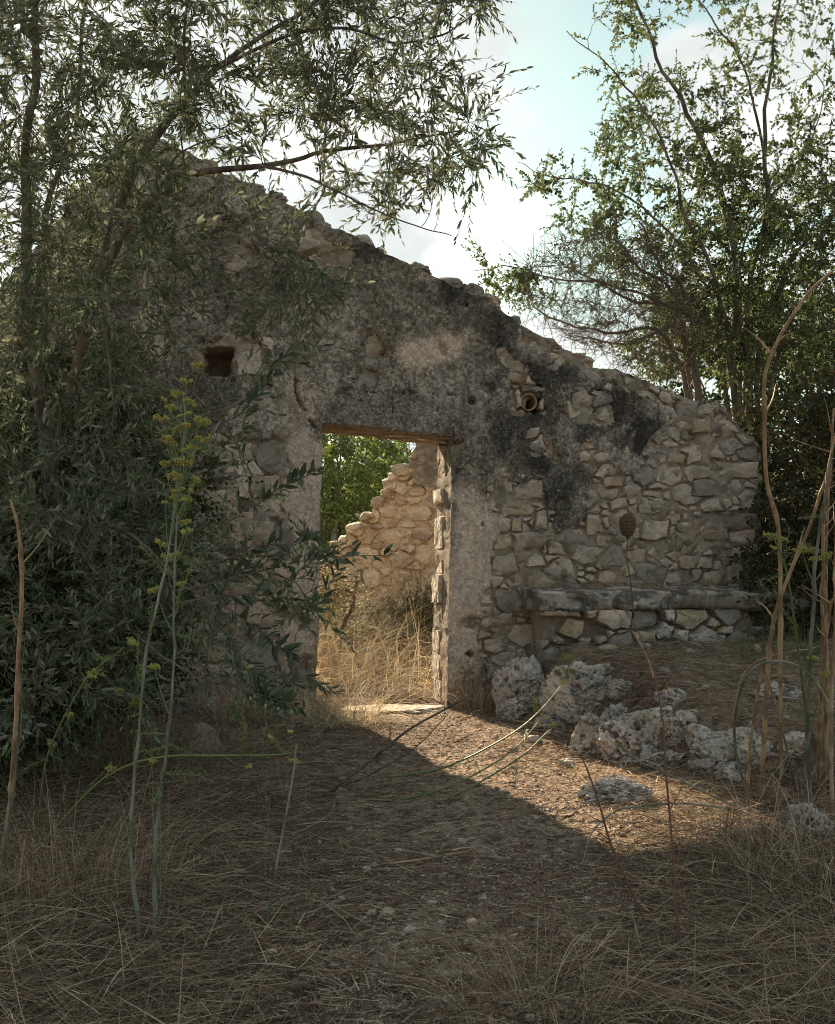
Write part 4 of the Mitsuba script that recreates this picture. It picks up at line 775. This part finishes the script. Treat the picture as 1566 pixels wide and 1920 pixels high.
bush('background_tree', 'dense green tree behind the leafy tree on the right', 'tree', 4.4, 13.5, 3.6, 4.4, 340, 6, (.06, .09), GREEN, 75)
bush('background_tree', 'round green tree behind the bare twigs on the right', 'tree', 2.6, 14.6, 2.6, 3.6, 260, 6, (.06, .09), SUNNY, 76)
bush('background_tree', 'dark green tree at the far right edge', 'tree', 6.0, 11.8, 3.2, 4.6, 300, 6, (.05, .085), GREEN, 77)
bush('interior_shrub', 'low dark green shrub growing in front of the inner wall', 'shrub', .0, 10.35, .95, .75, 90, 6, (.02, .035), [(.06, .085, .025), (.09, .12, .035)], 78, .02, .05)
bush('interior_shrub', 'pale dry flowering shrub inside the doorway on the left', 'shrub', -.78, 9.6, .62, 1.0, 90, 6, (.016, .028), [(.28, .27, .17), (.22, .23, .13), (.33, .30, .2)], 79, .02, .15)
bush('mastic_shrub', 'dark evergreen shrub filling the lower left corner of the wall', 'shrub', -2.05, 5.9, 1.7, 2.3, 420, 6, (.035, .055), [(.055, .075, .03), (.04, .06, .025), (.07, .09, .04)], 80, .03, .05)
bush('mastic_shrub', 'dark shrub at the far left edge under the olive trunk', 'shrub', -2.0, 4.6, 1.0, 1.5, 240, 6, (.035, .055), [(.055, .075, .03), (.04, .06, .025)], 81, .03, .05)

db = Tree(thing('dead_bush', 'dead rusty twigs hanging over the tallest part of the inner wall', 'bush'), 'dead_twig_m', 83); r_ = db.r
c0 = WP2(*[np.array([v]) for v in (*W2(806, 850), .08)])[0]
for k in range(3): db.limb([c0+[0, .05, -.1], c0+[.05*k, -.08, .1], c0+[.12*(k-1), -.14, .22]], .006, .003, 'stem', 10, .03, 5, True)
db.grow(c0+r_.normal(0, 1, (70, 3))*[.16, .07, .17]+[0, -.12, .02], wob=.5, n=7, rmax=.004); db.finish('dead_twig_m', 3, False)
# ------------------------------------------------------------------ fennel, stalks, fallen branches
fk = np.random.default_rng(91)
def path3(pts, d1, base=True, d0=None):
    """Pixel polyline -> world curve: first point on the ground, depth running from there to d1."""
    pts = np.asarray(pts, float)
    p0 = on_ground(*pts[0]) if d0 is None else at(*pts[0], d0)
    L = np.concatenate([[0], np.cumsum(np.hypot(*np.diff(pts, axis=0).T))]); L /= L[-1]
    out = [p0]+[at(x, y, p0[1]+(d1-p0[1])*t) for (x, y), t in zip(pts[1:], L[1:])]
    return np.array(out)
def umbel(c, size, up=(0, 0, 1), n=11):
    """Flat flower head: thin rays, each with a bunch of tiny florets."""
    ms = []; up = norm(np.asarray(up, float)); a = fk.uniform(0, 2*np.pi, n); r = size*np.sqrt(fk.uniform(.05, 1, n)); x = norm(np.cross(up, [.3, .9, .1])); y = np.cross(up, x)
    tips = c+up*size*.75+x*(r*np.cos(a))[:, None]+y*(r*np.sin(a))[:, None]+up*(-r*.2)[:, None]
    ms.append(tube_batch(np.stack([np.repeat(c[None], n, 0), (c+up*size*.3+tips)/2, tips], 1), np.full((n, 3), .0009), 3))
    fl = np.repeat(tips, 12, 0)+fk.normal(0, size*.16, (n*12, 3)); o = trimesh.creation.octahedron() if hasattr(trimesh.creation, 'octahedron') else None
    ov = np.array([[1, 0, 0], [-1, 0, 0], [0, 1, 0], [0, -1, 0], [0, 0, 1], [0, 0, -1.]]); of = np.array([[0, 2, 4], [2, 1, 4], [1, 3, 4], [3, 0, 4], [2, 0, 5], [1, 2, 5], [3, 1, 5], [0, 3, 5]])
    V = fl[:, None]+ov[None]*(fk.uniform(.0016, .0032, (len(fl), 1, 1))); ms.append((V.reshape(-1, 3), (of[None]+(np.arange(len(fl))*6)[:, None, None]).reshape(-1, 3)))
    return cat(ms)
def threads(p, dirs, L, n=16):
    """Feathery fennel leaf: fine threads that fork from a rib."""
    rib = np.linspace(0, 1, n)[:, None]*dirs*L+p; k = np.repeat(rib, 3, 0); e = norm(dirs+rand_unit(fk, len(k))*1.1)*(L*.28*fk.uniform(.4, 1, (len(k), 1)))
    return cat([tube_batch(np.stack([p, p+dirs*L*.5, p+dirs*L]), np.array([.0014, .001, .0006]), 3), tube_batch(np.stack([k, k+e*.5, k+e], 1), np.full((len(k), 3), .0006), 3)])
def stalk(name, label, catg, pts, d1, r_px, bsdf='green_stalk_m', r_end=.35, n=40, umbels=(), leaves=0, d0=None, nodes=0, side=0, usize=.035):
    key = thing(name, label, catg); p = resample(path3(pts, d1, d0=d0), n); r0 = r_px*p[0][1]/F; rr = np.linspace(r0, r0*r_end, n)
    p = p+np.stack([nz(p*5+k*17, 1, 2, k) for k in range(3)], -1)*.012*np.linspace(0, 1, n)[:, None]
    for q in range(nodes):                                            # joints of the stem
        i = int((q+1)/(nodes+1)*n); rr[max(i-1, 0):i+1] *= 1.32; p[i:] += fk.normal(0, .004, 3)
    add(key+'__stem', tube_batch(p, rr, 8), bsdf, smooth=True)
    for (ux, uy, sz) in umbels:
        i = int(np.argmin([np.hypot(*( (CX+F*a[0]/a[1])-ux, (HY-F*(a[2]-EYE)/a[1])-uy)) for a in p])); j = max(0, i-3)
        c = at(ux, uy, p[i][1]+fk.uniform(-.05, .05)); ctl = (p[j]+c)/2+np.array([0, 0, -.01])
        add(key+'__flower_stalk', tube(np.array([p[j], ctl, c]), max(rr[j]*.45, .0009), .0008, 8, 5), 'fresh_stalk_m', smooth=True)
        add(key+'__flower_umbel', umbel(c, .66*sz*p[i][1]/F, (fk.normal(0, .3), fk.normal(0, .3), 1)), 'umbel_m')
    for q in range(leaves):
        i = fk.integers(n//4, n); d = norm(rand_unit(fk, 1)[0]+np.array([0, 0, .5])); add(key+'__feathery_leaf', threads(p[i], d, fk.uniform(.06, .14)), 'fresh_stalk_m')
    for q in range(side):
        i = fk.integers(n//3, n-1); d = norm(np.array([fk.normal(), fk.normal()*.5, .8])); L = fk.uniform(.06, .2)
        add(key+'__side_twig', tube(np.array([p[i], p[i]+d*L*.5+rand_unit(fk, 1)[0]*.01, p[i]+d*L]), rr[i]*.5, .0006, 8, 4), bsdf)
    return key
ub = lambda *a: a
stalk('fennel_plant', 'pale grey green fennel stalk, left of the tall pair in front of the olive branches', 'fennel', [(262, 1782), (256, 1700), (248, 1600), (256, 1480), (264, 1380), (276, 1230), (300, 1130), (322, 1000), (338, 900), (348, 800), (345, 740)], 2.9, 3.8, nodes=7, r_end=.3, leaves=9,
      umbels=[(fk.normal(336, 24 if y_ < 850 else 14), y_, fk.uniform(6, 11)) for y_ in fk.uniform(735, 960, 20)]+[(330, 745, 20), (350, 760, 22), (300, 790, 20), (372, 690, 16), (375, 795, 22), (385, 800, 18), (312, 832, 22), (345, 875, 22), (330, 900, 20), (365, 905, 16), (345, 940, 18), (310, 875, 16), (350, 720, 16), (390, 830, 18), (340, 810, 20), (320, 770, 16), (355, 845, 18)])
stalk('fennel_plant', 'smooth white based fennel stalk, right of the tall pair in front of the olive branches', 'fennel', [(288, 1768), (292, 1680), (296, 1560), (303, 1460), (313, 1400), (322, 1270), (329, 1150), (333, 1050), (338, 960)], 2.85, 4.0, nodes=6, r_end=.4, leaves=7,
      umbels=[(300, 1025, 18), (310, 1050, 16), (330, 1045, 14), (293, 1112, 20), (350, 985, 18), (352, 1000, 14), (290, 1255, 14), (340, 1100, 14)])
stalk('fennel_plant', 'yellow green fennel arching over the dry grass at the lower left', 'fennel', [(75, 1592), (120, 1535), (200, 1456), (300, 1420), (420, 1417), (530, 1415), (560, 1402)], 3.2, 2.8, 'fresh_stalk_m', r_end=.4, leaves=3, umbels=[(205, 1445, 16), (290, 1430, 12), (505, 1385, 10), (550, 1430, 12), (470, 1440, 10), (545, 1375, 8)])
stalk('fennel_plant', 'thin fennel with two yellow flower heads at the left edge', 'fennel', [(72, 1572), (82, 1450), (108, 1370), (165, 1270), (235, 1212)], 3.3, 2.4, 'fresh_stalk_m', umbels=[(180, 1270, 22), (250, 1213, 22), (130, 1345, 14), (95, 1400, 10)], leaves=3)
stalk('fennel_plant', 'small fennel sprig with yellow heads between the dark bush and the pair', 'fennel', [(248, 1480), (252, 1380), (256, 1300), (258, 1240)], 3.5, 1.8, 'fresh_stalk_m', umbels=[(255, 1325, 14), (254, 1345, 12), (252, 1378, 14), (222, 1300, 14), (285, 1255, 12), (256, 1318, 14)], leaves=2)
stalk('dry_stalk', 'split tan dead stalk standing at the left edge', 'dry stalk', [(5, 1610), (18, 1520), (28, 1440), (36, 1300), (44, 1100), (36, 1000), (20, 940)], 3.0, 5.5, 'dry_stalk_m', nodes=3, side=2)
stalk('dry_stalk', 'thin green dead stalk beside the split one at the left edge', 'dry stalk', [(2, 1690), (12, 1560), (25, 1490), (36, 1380), (42, 1240)], 2.95, 3.0, 'green_stalk_m')
stalk('dry_stalk', 'single thin grey stalk left of the path', 'dry stalk', [(500, 1738), (515, 1650), (534, 1540), (550, 1450), (557, 1395)], 3.0, 2.6, 'green_stalk_m', r_end=.5)
for q, l in (([(672, 1500), (765, 1497), (865, 1465), (960, 1408), (1012, 1352)], 'lowest of three bent green fennel stems lying across the sunlit ground'), ([(722, 1458), (830, 1440), (930, 1394), (1000, 1346), (1052, 1288)], 'uppermost of three bent green fennel stems lying across the sunlit ground'), ([(830, 1502), (902, 1466), (980, 1416), (1032, 1368)], 'shortest of three bent green fennel stems lying across the sunlit ground')):
    stalk('bent_fennel', l, 'fennel', q, on_ground(*q[0])[1]-.05, 2.3, 'fresh_stalk_m', r_end=.4, umbels=[(q[-1][0]+4, q[-1][1]-4, 12)], leaves=2)
stalk('fennel_plant', 'small bright fennel sprout growing between the two boulders', 'fennel', [(1040, 1345), (1052, 1310), (1062, 1270), (1068, 1240)], 6.3, 2.0, 'fresh_stalk_m', umbels=[(1068, 1236, 12), (1050, 1285, 14), (1075, 1262, 12), (1025, 1300, 12), (1060, 1310, 12), (1010, 1320, 10)], leaves=6)
stalk('dead_branch', 'dark dead branch leaning from the straw up toward the doorway', 'branch', [(612, 1492), (700, 1422), (770, 1366), (850, 1322), (886, 1300)], 4.6, 3.4, 'bark_m', side=5)
stalk('dead_branch', 'thinner dark twig crossing below the leaning dead branch', 'branch', [(640, 1475), (700, 1450), (780, 1400), (840, 1340)], 4.7, 1.8, 'bark_m', side=2)
# right side
stalk('dry_stalk', 'tallest pale dead stalk curving up over the thicket on the right', 'dry stalk', [(1465, 1470), (1464, 1300), (1462, 1120), (1458, 990), (1437, 897), (1433, 770), (1436, 700), (1458, 645), (1483, 600), (1520, 545), (1566, 505)], 3.9, 4.0, 'dry_stalk_m', nodes=5, r_end=.6, n=60, side=3)
stalk('dry_stalk', 'leaning tan stalk crossing the thicket diagonally to the right edge', 'dry stalk', [(1428, 1500), (1440, 1260), (1450, 1190), (1460, 1145), (1495, 1050), (1527, 966), (1550, 890), (1572, 800)], 3.7, 4.6, 'dry_stalk_m', nodes=4, n=50, side=2)
stalk('fennel_plant', 'tall bluish fennel stalk at the right edge with yellow flower heads', 'fennel', [(1520, 1540), (1516, 1400), (1518, 1250), (1530, 1100), (1545, 980), (1568, 850)], 3.6, 5.0, 'green_stalk_m', nodes=4, umbels=[(1525, 1040, 22), (1530, 1055, 18), (1505, 1035, 14), (1555, 1048, 18), (1525, 1240, 16), (1520, 1280, 18), (1550, 1270, 18), (1560, 1300, 14)], leaves=4)
stalk('fennel_plant', 'slender fennel with small yellow heads in front of the dark bench end', 'fennel', [(1520, 1410), (1500, 1240), (1485, 1130), (1472, 1060), (1455, 1020), (1445, 1000)], 4.0, 2.6, 'fresh_stalk_m', umbels=[(1440, 1008, 14), (1455, 1012, 14), (1468, 1015, 12), (1490, 1035, 10), (1450, 1030, 10), (1485, 1062, 8)], leaves=5)
for k, q in enumerate(([(1545, 1500), (1552, 1300), (1548, 1100), (1555, 900), (1562, 760)], [(1562, 1560), (1558, 1350), (1566, 1150), (1570, 950)], [(1535, 1480), (1540, 1300), (1556, 1160), (1572, 1060)], [(1550, 1420), (1544, 1200), (1538, 1000), (1545, 880)])):
    stalk('dry_stalk', ['brown dead stalk rising from the stems at the right edge', 'outermost brown dead stalk at the right edge', 'brown dead stalk bending out of the right edge', 'thin brown dead stalk behind the bluish fennel'][k], 'dry stalk', q, 3.8, 4.2, 'dry_stalk_m', nodes=3, side=4)
stalk('bent_fennel', 'green fennel stem bent over in a high arch on the right', 'fennel', [(1412, 1515), (1384, 1430), (1378, 1350), (1398, 1272), (1438, 1242), (1490, 1246), (1530, 1280), (1552, 1318)], 3.9, 2.8, 'green_stalk_m', r_end=.5, n=60)
stalk('bent_fennel', 'grey green broken stem standing inside the arch on the right', 'fennel', [(1402, 1510), (1407, 1400), (1420, 1310), (1433, 1250)], 4.0, 3.0, 'dry_stalk_m', r_end=.8)
stalk('bent_fennel', 'brown stem leaning right from the broken stem', 'fennel', [(1490, 1475), (1470, 1380), (1445, 1290), (1432, 1250)], 4.1, 2.4, 'dry_stalk_m')
stalk('bent_fennel', 'tan stem sweeping across to the right edge above the arch', 'fennel', [(1372, 1370), (1388, 1280), (1420, 1240), (1480, 1222), (1530, 1215), (1572, 1190)], 4.6, 2.0, 'dry_stalk_m')
stalk('bent_fennel', 'green stem lying in a low arch across the flat sunlit rock', 'fennel', [(1395, 1522), (1290, 1507), (1200, 1512), (1150, 1525), (1110, 1565), (1090, 1640)], 3.6, 2.4, 'green_stalk_m', n=50)
stalk('bent_fennel', 'thin brown green stem pointing up left over the boulders', 'fennel', [(1392, 1518), (1330, 1490), (1262, 1456), (1195, 1425), (1155, 1385)], 4.2, 2.4, 'green_stalk_m')
stalk('reddish_weed', 'tall dark red stem standing right of the sunlit tip', 'weed', [(1275, 1792), (1268, 1700), (1262, 1600), (1250, 1460), (1243, 1350), (1226, 1260), (1195, 1180), (1160, 1125)], 2.9, 3.0, 'red_stem_m', n=50, side=3)
stalk('reddish_weed', 'dark red stem leaning left out of the sunlit tip', 'weed', [(1212, 1735), (1180, 1660), (1145, 1580), (1122, 1500), (1100, 1440), (1085, 1412)], 3.0, 3.0, 'red_stem_m', side=3)
stalk('reddish_weed', 'faint thin reddish stem below the sunlit tip', 'weed', [(1062, 1802), (1030, 1700), (990, 1610), (958, 1545), (945, 1500)], 2.9, 1.4, 'red_stem_m', side=2)
stalk('reddish_weed', 'thin tan stem curving down in front of the bench', 'weed', [(1226, 1270), (1215, 1235), (1190, 1190), (1160, 1150), (1120, 1120)], 6.0, 1.6, 'dry_stalk_m', d0=5.8)
# seed head
k = thing('dried_thistle', 'dried brown seed head on a thin stem in front of the stone wall', 'thistle'); c = at(1177, 985, 7.0)
v, f = rock_mesh(fk, (.105, .10, .175), 4, .12, freq=2.2); v[:, :2] *= (1+.25*sstep(-.08, .06, v[:, 2]))[:, None]*.92; v = v*(1+.06*np.sin(v[:, 2:]*260))
add(k+'__head', (v+c, f), 'seed_m', smooth=True)
tip = fk.uniform(0, 2*np.pi, 60); b_ = c+np.stack([.045*np.cos(tip), .042*np.sin(tip), fk.uniform(-.05, .07, 60)], -1)
add(k+'__bristles', tube_batch(np.stack([b_, b_+norm(b_-c)*.012+[0, 0, .012], b_+norm(b_-c)*.02+[0, 0, .03]], 1), np.full((60, 3), .0011), 3), 'dry_stalk_m')
lab(k+'__bristles', kind='stuff')
add(k+'__stem', tube(np.array([at(1188, 1150, 7.0), at(1182, 1085, 7.0), at(1176, 1050, 7.0), at(1177, 1005, 7.0)]), .005, .004, 20, 6), 'red_stem_m', smooth=True)
stalk('dry_stalk', 'forked straw coloured stem right of the dried seed head', 'dry stalk', [(1245, 1098), (1262, 1060), (1290, 1030), (1322, 992)], 7.0, 1.6, 'dry_stalk_m', d0=7.05, side=4)
# fallen sticks
def stick(label, a, b, r_px, bsdf='dead_twig_m', lift=.012, side=0):
    p, q = on_ground(*a), on_ground(*b); p[2] += lift; q[2] += lift; k = thing('fallen_stick', label, 'stick')
    pts = np.array([p, p*.66+q*.34+fk.normal(0, .008, 3), p*.34+q*.66+fk.normal(0, .008, 3), q]); pts[1:3, 2] = np.maximum(pts[1:3, 2], G(pts[1:3, 0], pts[1:3, 1])+lift)
    scene[k] = mikit.ply(tube(pts, r_px*p[1]/F, r_px*.6*q[1]/F, 16, 7, .006, int(a[0])), bsdf, smooth=True)
stick('pale broken stick lying in the sunlit straw near the shadow tip', (974, 1555), (1030, 1577), 3.6)
stick('short brown stick touching the pale broken one', (1028, 1580), (1062, 1572), 3.0, 'dark_twig_m')
stick('short pale stick standing slantwise on the boulders to the right', (1421, 1446), (1437, 1408), 4.0, lift=.03)
stick('longest pale stick of the bundle on the right', (1398, 1442), (1492, 1434), 3.2, lift=.03)
stick('upper pale stick of the bundle on the right', (1430, 1418), (1502, 1410), 3.0, lift=.03)
stick('lower brown stick of the bundle on the right', (1420, 1462), (1490, 1448), 3.0, 'dark_twig_m', .03)
stick('long straw stick lying left of the path', (690, 1632), (880, 1604), 2.2, 'dry_stalk_m')
stick('dark stick in the sunlit ground near the flat rock', (1060, 1537), (1090, 1534), 2.6, 'dark_twig_m')
stick('thin pale stick across the dry grass at the right', (1225, 1665), (1322, 1600), 2.0, 'dry_stalk_m')
stick('green fallen stem on the straw left of the path', (530, 1738), (690, 1685), 2.0, 'green_stalk_m')
stick('dark chip of wood near the bottom of the path', (550, 1866), (600, 1864), 5.0, 'bark_m')
stick('white stick at the lower left among dry grass', (85, 1660), (98, 1712), 3.0)
stick('pale stick leaning in the brown grass left of the path', (228, 1800), (246, 1765), 3.6)
stick('thin pale straw across the ground below the fennel pair', (300, 1660), (440, 1650), 1.6, 'dry_stalk_m')

# ------------------------------------------------------------------ groups of repeats
GROUPS = {'boulder': 'pitted limestone boulders around the path', 'outcrop': 'low limestone outcrops along the terrace edge', 'loose_stone': 'loose stones lying on the ground', 'fennel_plant': 'fennel plants in the clearing', 'bent_fennel': 'bent and fallen fennel stems',
          'dry_stalk': 'dead standing stalks', 'reddish_weed': 'thin reddish weed stems', 'fallen_stick': 'sticks lying on the ground', 'dead_branch': 'dead branches leaning over the straw', 'grass_tuft': 'tufts of grass', 'background_tree': 'trees behind the ruin', 'mastic_shrub': 'dark shrubs on the left'}
for key, d_ in labels.items():
    base_ = key[:-4] if key[-3:].isdigit() else key
    if base_ in GROUPS: d_['group'] = GROUPS[base_]
